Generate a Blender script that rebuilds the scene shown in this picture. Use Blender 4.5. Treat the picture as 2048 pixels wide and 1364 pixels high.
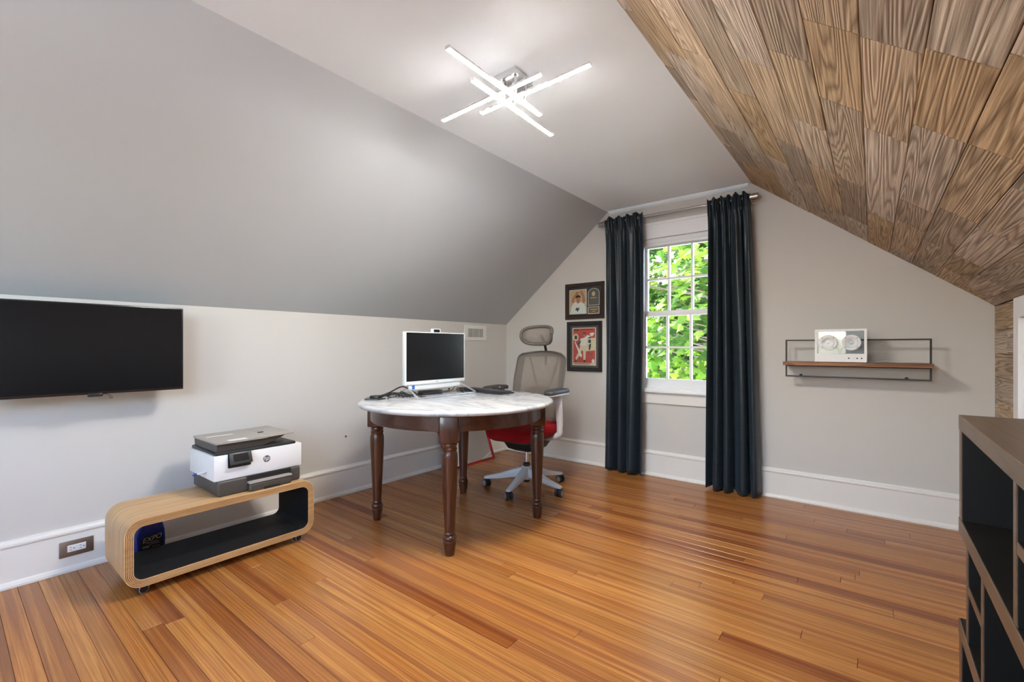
import bpy, bmesh, math, random
from mathutils import Vector, Matrix
random.seed(7)
PI = math.pi
for o in list(bpy.data.objects): bpy.data.objects.remove(o)
sc = bpy.context.scene
COL = sc.collection

# ------------------------------------------------------------------ camera, sky, sun, exposure
PSI = 38.39
cam_d = bpy.data.cameras.new('camera')
cam_d.sensor_width = 36.0
cam_d.lens = 910.0 / 2048.0 * 36.0
cam_d.shift_y = 12.0 / 2048.0
cam_d.clip_start = 0.02
cam = bpy.data.objects.new('camera', cam_d); COL.objects.link(cam)
cam.location = (0, 0, 1.1)
cam.rotation_euler = (PI / 2, 0, math.radians(PSI))
sc.camera = cam

world = bpy.data.worlds.new('sky'); sc.world = world
world.use_nodes = True
wn = world.node_tree.nodes; wl = world.node_tree.links
bgn = wn['Background']
sky = wn.new('ShaderNodeTexSky'); sky.sky_type = 'NISHITA'; sky.sun_disc = False
sky.sun_elevation = math.radians(41); sky.sun_rotation = math.radians(265)
sky.air_density = 1.0; sky.dust_density = 2.0
wl.new(sky.outputs[0], bgn.inputs[0]); bgn.inputs[1].default_value = 1.8

sun_d = bpy.data.lights.new('sun', 'SUN'); sun_d.energy = 22.0; sun_d.angle = math.radians(0.6)
sun_d.color = (1.0, 0.95, 0.86)
sun = bpy.data.objects.new('sun', sun_d); COL.objects.link(sun)
sun.rotation_euler = Vector((0.74, 0.06, -0.66)).to_track_quat('-Z', 'Y').to_euler()

LED_POWER = 134.0
vs = sc.view_settings
vs.view_transform = 'Standard'; vs.look = 'None'; vs.gamma = 1.0; vs.use_curve_mapping = False
vs.exposure = 1.52
sc.cycles.max_bounces = 8; sc.cycles.diffuse_bounces = 5; sc.cycles.transparent_max_bounces = 16; sc.cycles.adaptive_threshold = 0.025

# ------------------------------------------------------------------ room measures (metres)
XL, XR = -3.105, 0.558          # knee walls
YE, YB = 3.82, -2.3             # gable walls
ZC, ZK = 2.337, 1.340           # flat ceiling, knee height
CL, CR = -1.905, -0.715         # edges of the flat ceiling

# ------------------------------------------------------------------ materials
MATS = {}
def nodes_of(name):
    m = bpy.data.materials.new(name); m.use_nodes = True
    MATS[name] = m
    nt = m.node_tree
    return m, nt, nt.nodes['Principled BSDF']
def N(nt, t, **kw):
    n = nt.nodes.new(t)
    for k, v in kw.items(): setattr(n, k, v)
    return n
def plain(name, col, rough=0.5, metal=0.0, spec=0.5, bump=0.0, bscale=300.0, emit=None, es=0.0, coat=0.0, sheen=0.0):
    m, nt, b = nodes_of(name)
    b.inputs['Base Color'].default_value = (*col, 1)
    b.inputs['Roughness'].default_value = rough
    b.inputs['Metallic'].default_value = metal
    b.inputs['Specular IOR Level'].default_value = spec
    b.inputs['Coat Weight'].default_value = coat
    b.inputs['Coat Roughness'].default_value = 0.12
    b.inputs['Sheen Weight'].default_value = sheen
    if emit:
        b.inputs['Emission Color'].default_value = (*emit, 1); b.inputs['Emission Strength'].default_value = es
    tc = N(nt, 'ShaderNodeTexCoord')
    ns = N(nt, 'ShaderNodeTexNoise'); ns.inputs['Scale'].default_value = bscale; ns.inputs['Detail'].default_value = 3
    nt.links.new(tc.outputs['Object'], ns.inputs['Vector'])
    if bump > 0:
        bp = N(nt, 'ShaderNodeBump'); bp.inputs['Strength'].default_value = bump; bp.inputs['Distance'].default_value = 0.002
        nt.links.new(ns.outputs[0], bp.inputs['Height']); nt.links.new(bp.outputs[0], b.inputs['Normal'])
    else:
        mr = N(nt, 'ShaderNodeMapRange'); mr.inputs[3].default_value = max(0.0, rough - 0.04); mr.inputs[4].default_value = min(1.0, rough + 0.04)
        nt.links.new(ns.outputs[0], mr.inputs[0]); nt.links.new(mr.outputs[0], b.inputs['Roughness'])
    return m
def ramp(nt, stops, interp='LINEAR'):
    r = N(nt, 'ShaderNodeValToRGB'); cr = r.color_ramp; cr.interpolation = interp
    while len(cr.elements) < len(stops): cr.elements.new(0.5)
    for e, (p, c) in zip(cr.elements, stops):
        e.position = p; e.color = (*c, 1) if len(c) == 3 else c
    return r
def math_n(nt, op, a, b=None):
    n = N(nt, 'ShaderNodeMath', operation=op)
    for i, v in enumerate((a, b)):
        if v is None: continue
        if isinstance(v, (int, float)): n.inputs[i].default_value = v
        else: nt.links.new(v, n.inputs[i])
    return n.outputs[0]
def mix_rgb(nt, mode, f, a, b):
    n = N(nt, 'ShaderNodeMix', data_type='RGBA', blend_type=mode)
    for i, v in ((0, f), (6, a), (7, b)):
        if isinstance(v, (int, float)): n.inputs[i].default_value = v
        elif isinstance(v, tuple): n.inputs[i].default_value = (*v, 1)
        else: nt.links.new(v, n.inputs[i])
    return n.outputs[2]
def wood(name, light, dark, along=1.2, across=9.0, rings=9.0, lo=0.25, hi=0.9, fibre=0.25, fib_across=160.0, streak=0.0,
         streak_col=(0.2, 0.07, 0.03), rough=0.4, bump=0.0, bdist=0.002, coat=0.0, tint=True, swap=None, saw=True, spec=0.5, third=None, vary=False):
    """grain along local x; growth rings are contour lines of a stretched noise"""
    m, nt, b = nodes_of(name)
    L = nt.links
    tc = N(nt, 'ShaderNodeTexCoord'); oi = N(nt, 'ShaderNodeObjectInfo')
    rnd = math_n(nt, 'MULTIPLY', oi.outputs['Random'], 43.0)
    cb = N(nt, 'ShaderNodeCombineXYZ')
    for i in range(3): L.new(rnd, cb.inputs[i])
    src = tc.outputs['Object']
    if swap:                                    # reorder axes so that x runs with the grain
        sp = N(nt, 'ShaderNodeSeparateXYZ'); L.new(src, sp.inputs[0])
        c2 = N(nt, 'ShaderNodeCombineXYZ')
        for i, k in enumerate(swap): L.new(sp.outputs[k], c2.inputs[i])
        src = c2.outputs[0]
    def mapped(sx, sy, sz):
        mp = N(nt, 'ShaderNodeVectorMath', operation='MULTIPLY'); mp.inputs[1].default_value = (sx, sy, sz)
        L.new(src, mp.inputs[0])
        ad = N(nt, 'ShaderNodeVectorMath', operation='ADD'); L.new(mp.outputs[0], ad.inputs[0]); L.new(cb.outputs[0], ad.inputs[1])
        return ad.outputs[0]
    n1 = N(nt, 'ShaderNodeTexNoise'); n1.inputs['Scale'].default_value = 1.0; n1.inputs['Detail'].default_value = 1.6; n1.inputs['Roughness'].default_value = 0.45
    L.new(mapped(along, across, third or across), n1.inputs['Vector'])
    rg = math_n(nt, 'MULTIPLY', math_n(nt, 'ADD', math_n(nt, 'FRACT', math_n(nt, 'MULTIPLY', oi.outputs['Random'], 7.31)), 0.55), rings) if vary else rings
    v = math_n(nt, 'FRACT', math_n(nt, 'MULTIPLY', n1.outputs[0], rg))
    if not saw: v = math_n(nt, 'MULTIPLY', math_n(nt, 'ABSOLUTE', math_n(nt, 'SUBTRACT', v, 0.5)), 2.0)
    r = ramp(nt, [(lo, light), (hi, dark)] if not saw else [(0.0, dark), (0.10, light), (lo + 0.1, light), (hi, dark)])
    L.new(v, r.inputs[0])
    n2 = N(nt, 'ShaderNodeTexNoise'); n2.inputs['Scale'].default_value = 1.0; n2.inputs['Detail'].default_value = 3.0
    L.new(mapped(5.0, fib_across, fib_across if third is None else 5.0), n2.inputs['Vector'])
    r2 = ramp(nt, [(0.3, (1 - fibre,) * 3), (0.7, (1 + fibre * 0.4,) * 3)]); L.new(n2.outputs[0], r2.inputs[0])
    colr = mix_rgb(nt, 'MULTIPLY', 1.0, r.outputs[0], r2.outputs[0])
    n3 = N(nt, 'ShaderNodeTexNoise'); n3.inputs['Scale'].default_value = 1.0; n3.inputs['Detail'].default_value = 2.0
    L.new(mapped(0.7, 4.0, 4.0), n3.inputs['Vector'])
    r3 = ramp(nt, [(0.3, (0.82, 0.80, 0.78)), (0.7, (1.1, 1.1, 1.1))]); L.new(n3.outputs[0], r3.inputs[0])
    colr = mix_rgb(nt, 'MULTIPLY', 1.0, colr, r3.outputs[0])
    if streak > 0:
        n4 = N(nt, 'ShaderNodeTexNoise'); n4.inputs['Scale'].default_value = 1.0; n4.inputs['Detail'].default_value = 0.5
        L.new(mapped(0.35, 26.0, 26.0), n4.inputs['Vector'])
        r4 = ramp(nt, [(0.56, (0, 0, 0)), (0.66, (streak,) * 3)]); L.new(n4.outputs[0], r4.inputs[0])
        colr = mix_rgb(nt, 'MIX', r4.outputs[0], colr, streak_col)
    if tint: colr = mix_rgb(nt, 'MULTIPLY', 1.0, colr, oi.outputs['Color'])
    L.new(colr, b.inputs['Base Color'])
    b.inputs['Roughness'].default_value = rough
    b.inputs['Specular IOR Level'].default_value = spec
    b.inputs['Coat Weight'].default_value = coat; b.inputs['Coat Roughness'].default_value = 0.15
    if bump > 0:
        h = math_n(nt, 'ADD', math_n(nt, 'MULTIPLY', v, -0.7), math_n(nt, 'MULTIPLY', n2.outputs[0], 0.6))
        bp = N(nt, 'ShaderNodeBump'); bp.inputs['Strength'].default_value = bump; bp.inputs['Distance'].default_value = bdist
        L.new(h, bp.inputs['Height']); L.new(bp.outputs[0], b.inputs['Normal'])
    return m

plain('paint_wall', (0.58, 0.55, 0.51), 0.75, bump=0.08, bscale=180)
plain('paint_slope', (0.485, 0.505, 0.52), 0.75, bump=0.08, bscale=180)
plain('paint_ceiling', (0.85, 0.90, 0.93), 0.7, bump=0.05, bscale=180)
plain('trim_paint', (0.75, 0.72, 0.665), 0.35)
plain('window_paint', (0.80, 0.80, 0.80), 0.35)
plain('seam_dark', (0.03, 0.018, 0.01), 0.9)
wood('floor_wood', (0.455, 0.192, 0.047), (0.345, 0.132, 0.031), along=0.22, across=26, rings=9, lo=0.2, hi=0.95, fibre=0.24,
     fib_across=260, streak=0.6, streak_col=(0.20, 0.060, 0.022), rough=0.27, bump=0.04, bdist=0.0006, coat=0.0, spec=0.45)
wood('barn_wood', (0.60, 0.505, 0.395), (0.31, 0.24, 0.175), along=0.5, across=13.0, rings=20, vary=True, lo=0.40, hi=1.0, fibre=0.42,
     fib_across=230, streak=0.0, rough=0.7, bump=0.9, bdist=0.002, saw=False, spec=0.25)
wood('cherry', (0.085, 0.025, 0.0085), (0.045, 0.013, 0.005), along=2.0, across=14, rings=4, rough=0.32, coat=0.35, fibre=0.12, tint=False, swap=(2, 0, 1))
wood('cherry_apron', (0.075, 0.022, 0.008), (0.045, 0.013, 0.005), along=2.0, across=14, rings=4, rough=0.32, coat=0.35, fibre=0.12, tint=False)
wood('ash_veneer', (0.66, 0.43, 0.215), (0.54, 0.32, 0.145), along=0.5, across=26, rings=7, lo=0.2, hi=0.95, fibre=0.2, fib_across=260, rough=0.45, tint=False, swap=(1, 0, 2), third=0.5)
wood('ash_edge', (0.62, 0.37, 0.165), (0.54, 0.31, 0.135), along=3.0, across=30, rings=3, fibre=0.12, rough=0.45, tint=False, swap=(1, 2, 0))
plain('ply_glue', (0.25, 0.11, 0.035), 0.6)
plain('black_lining', (0.007, 0.007, 0.007), 0.6, spec=0.25)
wood('shelf_board', (0.36, 0.145, 0.043), (0.18, 0.062, 0.02), along=2.0, across=25, rings=7, fibre=0.35, rough=0.45, tint=False)
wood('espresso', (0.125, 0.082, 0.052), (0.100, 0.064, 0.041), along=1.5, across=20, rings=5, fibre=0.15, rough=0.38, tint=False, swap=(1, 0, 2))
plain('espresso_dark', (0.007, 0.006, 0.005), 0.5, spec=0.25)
plain('grommet', (0.006, 0.006, 0.006), 0.7)
plain('black_metal', (0.014, 0.013, 0.012), 0.45)
plain('black_plastic', (0.015, 0.015, 0.016), 0.35)
plain('dark_rubber', (0.02, 0.02, 0.022), 0.6)
plain('screen_glass', (0.006, 0.006, 0.007), 0.22, spec=0.32)
plain('tv_bezel', (0.012, 0.011, 0.011), 0.25)
plain('nickel', (0.46, 0.44, 0.41), 0.32, metal=1.0)
plain('chrome', (0.75, 0.75, 0.75), 0.12, metal=1.0)
plain('bronze_plate', (0.30, 0.25, 0.215), 0.38, metal=0.85)
plain('white_plastic', (0.74, 0.74, 0.735), 0.4)
plain('white_metal', (0.80, 0.79, 0.775), 0.4)
plain('printer_white', (0.76, 0.76, 0.755), 0.35)
plain('printer_grey', (0.060, 0.054, 0.048), 0.45)
plain('printer_dark', (0.022, 0.024, 0.024), 0.45)
plain('printer_taupe', (0.33, 0.30, 0.265), 0.35)
plain('paper_label', (0.78, 0.77, 0.74), 0.5)
plain('ink_grey', (0.10, 0.10, 0.10), 0.5)
plain('led_dot', (0.8, 0.8, 0.9), 0.4, emit=(0.9, 0.92, 1.0), es=2.0)
plain('silver', (0.72, 0.72, 0.73), 0.28, metal=0.85)
plain('sticker_blue', (0.02, 0.12, 0.45), 0.4)
plain('bottle_blue', (0.008, 0.03, 0.30), 0.28)
plain('label_black', (0.012, 0.016, 0.025), 0.4)
plain('label_text', (0.62, 0.60, 0.52), 0.5)
plain('label_grey', (0.22, 0.24, 0.26), 0.5)
plain('chair_white', (0.60, 0.61, 0.615), 0.4)
plain('chair_dark', (0.045, 0.043, 0.042), 0.5)
plain('chair_rim', (0.10, 0.084, 0.07), 0.6)
plain('caster_grey', (0.26, 0.25, 0.24), 0.4)
plain('red_fabric', (0.27, 0.004, 0.008), 0.8, bump=0.3, bscale=700, spec=0.2)
plain('red_frame', (0.36, 0.010, 0.014), 0.35)
plain('mirror_glass', (0.86, 0.87, 0.87), 0.02, metal=1.0)
plain('picture_frame_brown', (0.030, 0.015, 0.010), 0.35)
plain('picture_frame_black', (0.012, 0.011, 0.011), 0.35)
plain('mat_charcoal', (0.040, 0.038, 0.040), 0.8)
plain('mat_black', (0.022, 0.022, 0.026), 0.8)
plain('print_tan', (0.55, 0.36, 0.19), 0.5); plain('print_skin', (0.40, 0.165, 0.085), 0.5)
plain('print_white', (0.70, 0.68, 0.63), 0.5); plain('print_navy', (0.022, 0.020, 0.030), 0.5)
plain('print_red', (0.50, 0.035, 0.020), 0.5); plain('print_cream', (0.66, 0.55, 0.38), 0.5)
plain('print_grey', (0.09, 0.085, 0.08), 0.5); plain('print_bronze', (0.16, 0.085, 0.03), 0.4); plain('print_gold', (0.55, 0.40, 0.18), 0.4)
plain('bark', (0.09, 0.065, 0.045), 0.9, bump=0.6, bscale=30)
plain('bounce_pale', (0.80, 0.80, 0.79), 0.8, bump=0.4, bscale=60)  # pale surface of the added slab that bounces sun to the ceiling
plain('gravel', (0.55, 0.55, 0.53), 0.9, bump=0.5, bscale=40)

def special_mats():
    # marble
    m, nt, b = nodes_of('marble'); L = nt.links
    tc = N(nt, 'ShaderNodeTexCoord')
    n0 = N(nt, 'ShaderNodeTexNoise'); n0.inputs['Scale'].default_value = 2.2; n0.inputs['Detail'].default_value = 5; n0.inputs['Distortion'].default_value = 1.2
    mp = N(nt, 'ShaderNodeMapping'); mp.inputs['Scale'].default_value = (1.0, 2.2, 1.0); mp.inputs['Rotation'].default_value = (0, 0, 0.6)
    L.new(tc.outputs['Object'], mp.inputs[0]); L.new(mp.outputs[0], n0.inputs['Vector'])
    v = math_n(nt, 'ABSOLUTE', math_n(nt, 'SUBTRACT', n0.outputs[0], 0.5))
    r = ramp(nt, [(0.0, (0.40, 0.415, 0.43)), (0.03, (0.51, 0.52, 0.53)), (0.10, (0.59, 0.59, 0.585)), (0.5, (0.63, 0.625, 0.615))]); L.new(v, r.inputs[0])
    n5 = N(nt, 'ShaderNodeTexNoise'); n5.inputs['Scale'].default_value = 9; n5.inputs['Detail'].default_value = 6
    L.new(mp.outputs[0], n5.inputs['Vector'])
    r5 = ramp(nt, [(0.35, (0.84, 0.85, 0.87)), (0.65, (1, 1, 1))]); L.new(n5.outputs[0], r5.inputs[0])
    L.new(mix_rgb(nt, 'MULTIPLY', 1.0, r.outputs[0], r5.outputs[0]), b.inputs['Base Color'])
    b.inputs['Roughness'].default_value = 0.16
    # curtain: dark teal slubbed silk
    m, nt, b = nodes_of('curtain_silk'); L = nt.links
    tc = N(nt, 'ShaderNodeTexCoord')
    mp = N(nt, 'ShaderNodeMapping'); mp.inputs['Scale'].default_value = (6, 6, 160); L.new(tc.outputs['Object'], mp.inputs[0])
    n1 = N(nt, 'ShaderNodeTexNoise'); n1.inputs['Scale'].default_value = 1; n1.inputs['Detail'].default_value = 3; L.new(mp.outputs[0], n1.inputs['Vector'])
    r = ramp(nt, [(0.3, (0.0135, 0.0205, 0.028)), (0.75, (0.028, 0.042, 0.055))]); L.new(n1.outputs[0], r.inputs[0])
    L.new(r.outputs[0], b.inputs['Base Color']); b.inputs['Roughness'].default_value = 0.36
    b.inputs['Sheen Weight'].default_value = 0.12; b.inputs['Sheen Tint'].default_value = (0.4, 0.6, 0.75, 1)
    bp = N(nt, 'ShaderNodeBump'); bp.inputs['Strength'].default_value = 0.25; bp.inputs['Distance'].default_value = 0.002
    L.new(n1.outputs[0], bp.inputs['Height']); L.new(bp.outputs[0], b.inputs['Normal'])
    tr = N(nt, 'ShaderNodeBsdfTranslucent'); tr.inputs['Color'].default_value = (0.04, 0.09, 0.12, 1)
    mx = N(nt, 'ShaderNodeMixShader'); mx.inputs[0].default_value = 0.25
    L.new(b.outputs[0], mx.inputs[1]); L.new(tr.outputs[0], mx.inputs[2]); L.new(mx.outputs[0], nt.nodes['Material Output'].inputs[0])
    # window glass
    for nm, tintc in (('glass', (0.97, 0.98, 0.97)), ('clear_acrylic', (0.93, 0.96, 0.97))):
        m, nt, b = nodes_of(nm); L = nt.links
        t = N(nt, 'ShaderNodeBsdfTransparent'); t.inputs[0].default_value = (*tintc, 1)
        g = N(nt, 'ShaderNodeBsdfGlossy'); g.inputs['Roughness'].default_value = 0.02
        fr = N(nt, 'ShaderNodeFresnel'); fr.inputs[0].default_value = 1.45
        mx = N(nt, 'ShaderNodeMixShader'); L.new(fr.outputs[0], mx.inputs[0]); L.new(t.outputs[0], mx.inputs[1]); L.new(g.outputs[0], mx.inputs[2])
        L.new(mx.outputs[0], nt.nodes['Material Output'].inputs[0])
    # chair mesh: woven, half see-through
    m, nt, b = nodes_of('chair_mesh'); L = nt.links
    tc = N(nt, 'ShaderNodeTexCoord')
    w = N(nt, 'ShaderNodeTexWave', wave_type='BANDS', bands_direction='Z'); w.inputs['Scale'].default_value = 45; w.inputs['Distortion'].default_value = 0.3
    L.new(tc.outputs['Object'], w.inputs['Vector'])
    mr = N(nt, 'ShaderNodeMapRange'); mr.inputs[3].default_value = 0.66; mr.inputs[4].default_value = 0.93; L.new(w.outputs[1], mr.inputs[0])
    b.inputs['Base Color'].default_value = (0.175, 0.143, 0.116, 1); b.inputs['Roughness'].default_value = 0.8
    t = N(nt, 'ShaderNodeBsdfTransparent'); mx = N(nt, 'ShaderNodeMixShader')
    L.new(mr.outputs[0], mx.inputs[0]); L.new(t.outputs[0], mx.inputs[1]); L.new(b.outputs[0], mx.inputs[2]); L.new(mx.outputs[0], nt.nodes['Material Output'].inputs[0])
    m, nt, b = nodes_of('chair_mesh_dense')
    b.inputs['Base Color'].default_value = (0.118, 0.098, 0.081, 1); b.inputs['Roughness'].default_value = 0.8
    # leaves
    m, nt, b = nodes_of('leaf_green'); L = nt.links
    oi = N(nt, 'ShaderNodeObjectInfo'); geo = N(nt, 'ShaderNodeNewGeometry')
    ri = math_n(nt, 'FRACT', math_n(nt, 'ADD', geo.outputs['Random Per Island'], oi.outputs['Random']))
    r = ramp(nt, [(0.0, (0.009, 0.030, 0.002)), (0.5, (0.030, 0.074, 0.004)), (1.0, (0.11, 0.18, 0.012))]); L.new(ri, r.inputs[0])
    L.new(r.outputs[0], b.inputs['Base Color']); b.inputs['Roughness'].default_value = 0.55; b.inputs['Specular IOR Level'].default_value = 0.15
    tr = N(nt, 'ShaderNodeBsdfTranslucent'); L.new(mix_rgb(nt, 'MULTIPLY', 1.0, r.outputs[0], (1.6, 1.9, 0.8)), tr.inputs['Color'])
    mx = N(nt, 'ShaderNodeMixShader'); mx.inputs[0].default_value = 0.4
    L.new(b.outputs[0], mx.inputs[1]); L.new(tr.outputs[0], mx.inputs[2]); L.new(mx.outputs[0], nt.nodes['Material Output'].inputs[0])
    # lamp diffuser
    m, nt, b = nodes_of('led_diffuser')
    b.inputs['Base Color'].default_value = (0.9, 0.9, 0.9, 1)
    b.inputs['Emission Color'].default_value = (1.0, 0.97, 0.93, 1); b.inputs['Emission Strength'].default_value = LED_POWER
special_mats()

# ------------------------------------------------------------------ mesh helpers
def NB(): return bmesh.new()
def add_box(bm, lo, hi, mi=0, bevel=0.0, seg=1, M=None):
    r = bmesh.ops.create_cube(bm, size=1.0)
    vs_ = r['verts']
    for v in vs_:
        v.co = Vector([lo[i] + (v.co[i] + 0.5) * (hi[i] - lo[i]) for i in range(3)])
    fs = {f for v in vs_ for f in v.link_faces}
    for f in fs: f.material_index = mi
    if bevel > 0:
        es = list({e for v in vs_ for e in v.link_edges})
        b = bmesh.ops.bevel(bm, geom=es, offset=bevel, segments=seg, affect='EDGES', profile=0.5, clamp_overlap=True, material=-1)
        vs_ = list({v for f in b['faces'] for v in f.verts} | {v for v in vs_ if v.is_valid})
        seen = set(vs_); st = list(vs_)
        while st:
            v = st.pop()
            for e in v.link_edges:
                w = e.other_vert(v)
                if w not in seen: seen.add(w); st.append(w)
        vs_ = list(seen)
        for v in vs_:
            for f in v.link_faces: f.material_index = mi
    if M is not None:
        for v in vs_: v.co = M @ v.co
    return vs_
def grid_faces(bm, rows, mi=0, closed=False, capped=False):
    R = [[bm.verts.new(p) for p in row] for row in rows]
    n = len(R[0])
    for a, b in zip(R, R[1:]):
        for i in range(n if closed else n - 1):
            j = (i + 1) % n
            try:
                f = bm.faces.new((a[i], a[j], b[j], b[i])); f.material_index = mi
            except ValueError: pass
    if capped:
        for row in (R[0][::-1], R[-1]):
            f = bm.faces.new(row); f.material_index = mi
    return R
def add_lathe(bm, prof, n=24, mi=0, M=None, cap=True):
    rows = [[Vector((r * math.cos(2 * PI * i / n), r * math.sin(2 * PI * i / n), z)) for i in range(n)] for r, z in prof]
    if M is not None: rows = [[M @ p for p in row] for row in rows]
    return grid_faces(bm, rows, mi, True, cap)
def frame_at(d, up=Vector((0, 0, 1))):
    d = d.normalized()
    if abs(d.dot(up)) > 0.99: up = Vector((1, 0, 0))
    s = d.cross(up).normalized()
    return s, s.cross(d).normalized()
def add_tube(bm, pts, r, n=10, mi=0, cap=True, flat=1.0):
    pts = [Vector(p) for p in pts]
    rows = []; prev = None
    for i, p in enumerate(pts):
        d = (pts[min(i + 1, len(pts) - 1)] - pts[max(i - 1, 0)])
        if prev is None: s, u = frame_at(d)
        else:
            d = d.normalized(); s = (prev - d * prev.dot(d)).normalized(); u = s.cross(d).normalized()
        prev = s
        rr = r[i] if isinstance(r, (list, tuple)) else r
        rows.append([p + s * (rr * math.cos(2 * PI * k / n)) + u * (rr * flat * math.sin(2 * PI * k / n)) for k in range(n)])
    return grid_faces(bm, rows, mi, True, cap)
def add_prism(bm, poly, lo, hi, axis=2, mi=0):
    """2-D polygon extruded along axis; poly coords are the two other axes in order"""
    def P(p, h):
        c = [p[0], p[1]]; c.insert(axis, h); return Vector(c)
    return grid_faces(bm, [[P(p, lo) for p in poly], [P(p, hi) for p in poly]], mi, True, True)
def add_plate_with_hole(bm, outer, holes, lo, hi, axis=1, mi=0):
    def P(p, h):
        c = [p[0], p[1]]; c.insert(axis, h); return Vector(c)
    caps = []
    for h in (lo, hi):
        es = []; loops = []
        for lp in [outer] + holes:
            vv = [bm.verts.new(P(p, h)) for p in lp]; loops.append(vv)
            es += [bm.edges.new((vv[i], vv[(i + 1) % len(vv)])) for i in range(len(vv))]
        g = bmesh.ops.triangle_fill(bm, use_beauty=True, use_dissolve=False, edges=es)
        for f in g['geom']:
            if isinstance(f, bmesh.types.BMFace): f.material_index = mi
        caps.append(loops)
    for a, b in zip(*caps):
        for i in range(len(a)):
            j = (i + 1) % len(a)
            f = bm.faces.new((a[i], a[j], b[j], b[i])); f.material_index = mi
def rrect(x0, y0, x1, y1, r, n=6):
    out = []
    for cx, cy, a0 in ((x1 - r, y1 - r, 0), (x0 + r, y1 - r, 90), (x0 + r, y0 + r, 180), (x1 - r, y0 + r, 270)):
        for k in range(n + 1):
            a = math.radians(a0 + 90 * k / n); out.append((cx + r * math.cos(a), cy + r * math.sin(a)))
    return out
def obj(name, bm, mats, parent=None, loc=None, rot=None, smooth=True, angle=35, kind=None, label=None):
    if isinstance(mats, str): mats = [mats]
    bmesh.ops.recalc_face_normals(bm, faces=bm.faces)
    me = bpy.data.meshes.new(name); bm.to_mesh(me); bm.free()
    for m in mats: me.materials.append(MATS[m])
    if smooth:
        me.polygons.foreach_set('use_smooth', [True] * len(me.polygons)); me.set_sharp_from_angle(angle=math.radians(angle))
    return link(name, me, parent, loc, rot, kind, label)
def link(name, data, parent=None, loc=None, rot=None, kind=None, label=None):
    o = bpy.data.objects.new(name, data); COL.objects.link(o)
    if parent: o.parent = parent
    if loc: o.location = loc
    if rot: o.rotation_euler = rot
    if kind: o['kind'] = kind
    if label: o['label'] = label
    return o
def thing(name, label, cat, loc=(0, 0, 0), rz=0.0, group=None):
    o = bpy.data.objects.new(name, None); COL.objects.link(o); o.empty_display_size = 0.1
    o.location = loc; o.rotation_euler = (0, 0, math.radians(rz))
    return tag(o, label, cat, group)
def tag(o, label, cat, group=None):
    o['label'] = label; o['category'] = cat
    if group: o['group'] = group
    return o
def text_bm(body, size, M, thick=0.0):
    """lettering as a flat mesh in the xy plane, then moved by M"""
    cu = bpy.data.curves.new('t', 'FONT'); cu.body = body; cu.size = size; cu.align_x = 'CENTER'; cu.align_y = 'CENTER'; cu.extrude = thick
    to = bpy.data.objects.new('t', cu); COL.objects.link(to)
    dg = bpy.context.evaluated_depsgraph_get()
    me = bpy.data.meshes.new_from_object(to.evaluated_get(dg))
    bm = NB(); bm.from_mesh(me)
    bpy.data.objects.remove(to); bpy.data.meshes.remove(me); bpy.data.curves.remove(cu)
    bmesh.ops.transform(bm, matrix=M, verts=bm.verts)
    return bm
def structure(name, bm, mats, parent=None, label=None, cat=None, **kw):
    o = obj(name, bm, mats, parent, **kw)
    if not parent: o['kind'] = 'structure'
    if label: o['label'] = label
    if cat: o['category'] = cat
    return o

# ================================================================== THE ROOM
WX0, WX1, WZ0, WZ1 = -1.62, -0.93, 0.745, 2.03       # window opening
gable = [(XL - 0.1, -0.1), (XR + 0.1, -0.1), (XR + 0.1, ZK), (CR, ZC + 0.1), (CL, ZC + 0.1), (XL - 0.1, ZK)]
bm = NB()
add_plate_with_hole(bm, gable, [[(WX0, WZ0), (WX1, WZ0), (WX1, WZ1), (WX0, WZ1)]], YE, YE + 0.14, 1)
structure('wall_end', bm, 'paint_wall', label='grey painted gable wall with the window', smooth=False)
# rear gable behind the viewpoint, with its own window letting daylight in
BX0, BX1, BZ0, BZ1 = -1.55, -0.31, 0.75, 2.0
bm = NB()
add_plate_with_hole(bm, gable, [[(BX0, BZ0), (BX1, BZ0), (BX1, BZ1), (BX0, BZ1)]], YB - 0.14, YB, 1)
structure('wall_rear', bm, 'paint_wall', smooth=False)
bm = NB()
add_plate_with_hole(bm, [(BX0, BZ0), (BX1, BZ0), (BX1, BZ1), (BX0, BZ1)],
                    [[(BX0 + 0.05, BZ0 + 0.05), (-0.955, BZ0 + 0.05), (-0.955, BZ1 - 0.05), (BX0 + 0.05, BZ1 - 0.05)],
                     [(-0.905, BZ0 + 0.05), (BX1 - 0.05, BZ0 + 0.05), (BX1 - 0.05, BZ1 - 0.05), (-0.905, BZ1 - 0.05)]], YB - 0.09, YB - 0.05, 1)
structure('window_2', bm, 'window_paint', smooth=False)
bm = NB(); add_box(bm, (XL - 0.12, YB - 0.14, -0.1), (XL, YE + 0.02, ZK)); wall_left = structure('wall_left', bm, 'paint_wall', smooth=False)
bm = NB(); add_box(bm, (XR + 0.016, YB - 0.14, -0.1), (XR + 0.12, YE + 0.02, ZK + 0.004)); wall_right = structure('wall_right', bm, 'seam_dark', smooth=False)
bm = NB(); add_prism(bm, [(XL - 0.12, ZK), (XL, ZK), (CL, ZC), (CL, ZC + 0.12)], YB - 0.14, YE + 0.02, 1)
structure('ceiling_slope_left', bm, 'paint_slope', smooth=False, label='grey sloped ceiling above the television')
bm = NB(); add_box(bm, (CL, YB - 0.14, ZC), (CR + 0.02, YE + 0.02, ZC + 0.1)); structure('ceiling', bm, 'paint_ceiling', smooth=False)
# right slope: backing board that carries the planks
sl = Vector((CR - XR, 0, ZC - ZK)); SLEN = sl.length; sdir = sl.normalized(); snor = Vector((-sdir.z, 0, sdir.x))   # snor points into the room (down-left)
bt = 0.016
bm = NB()
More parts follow.
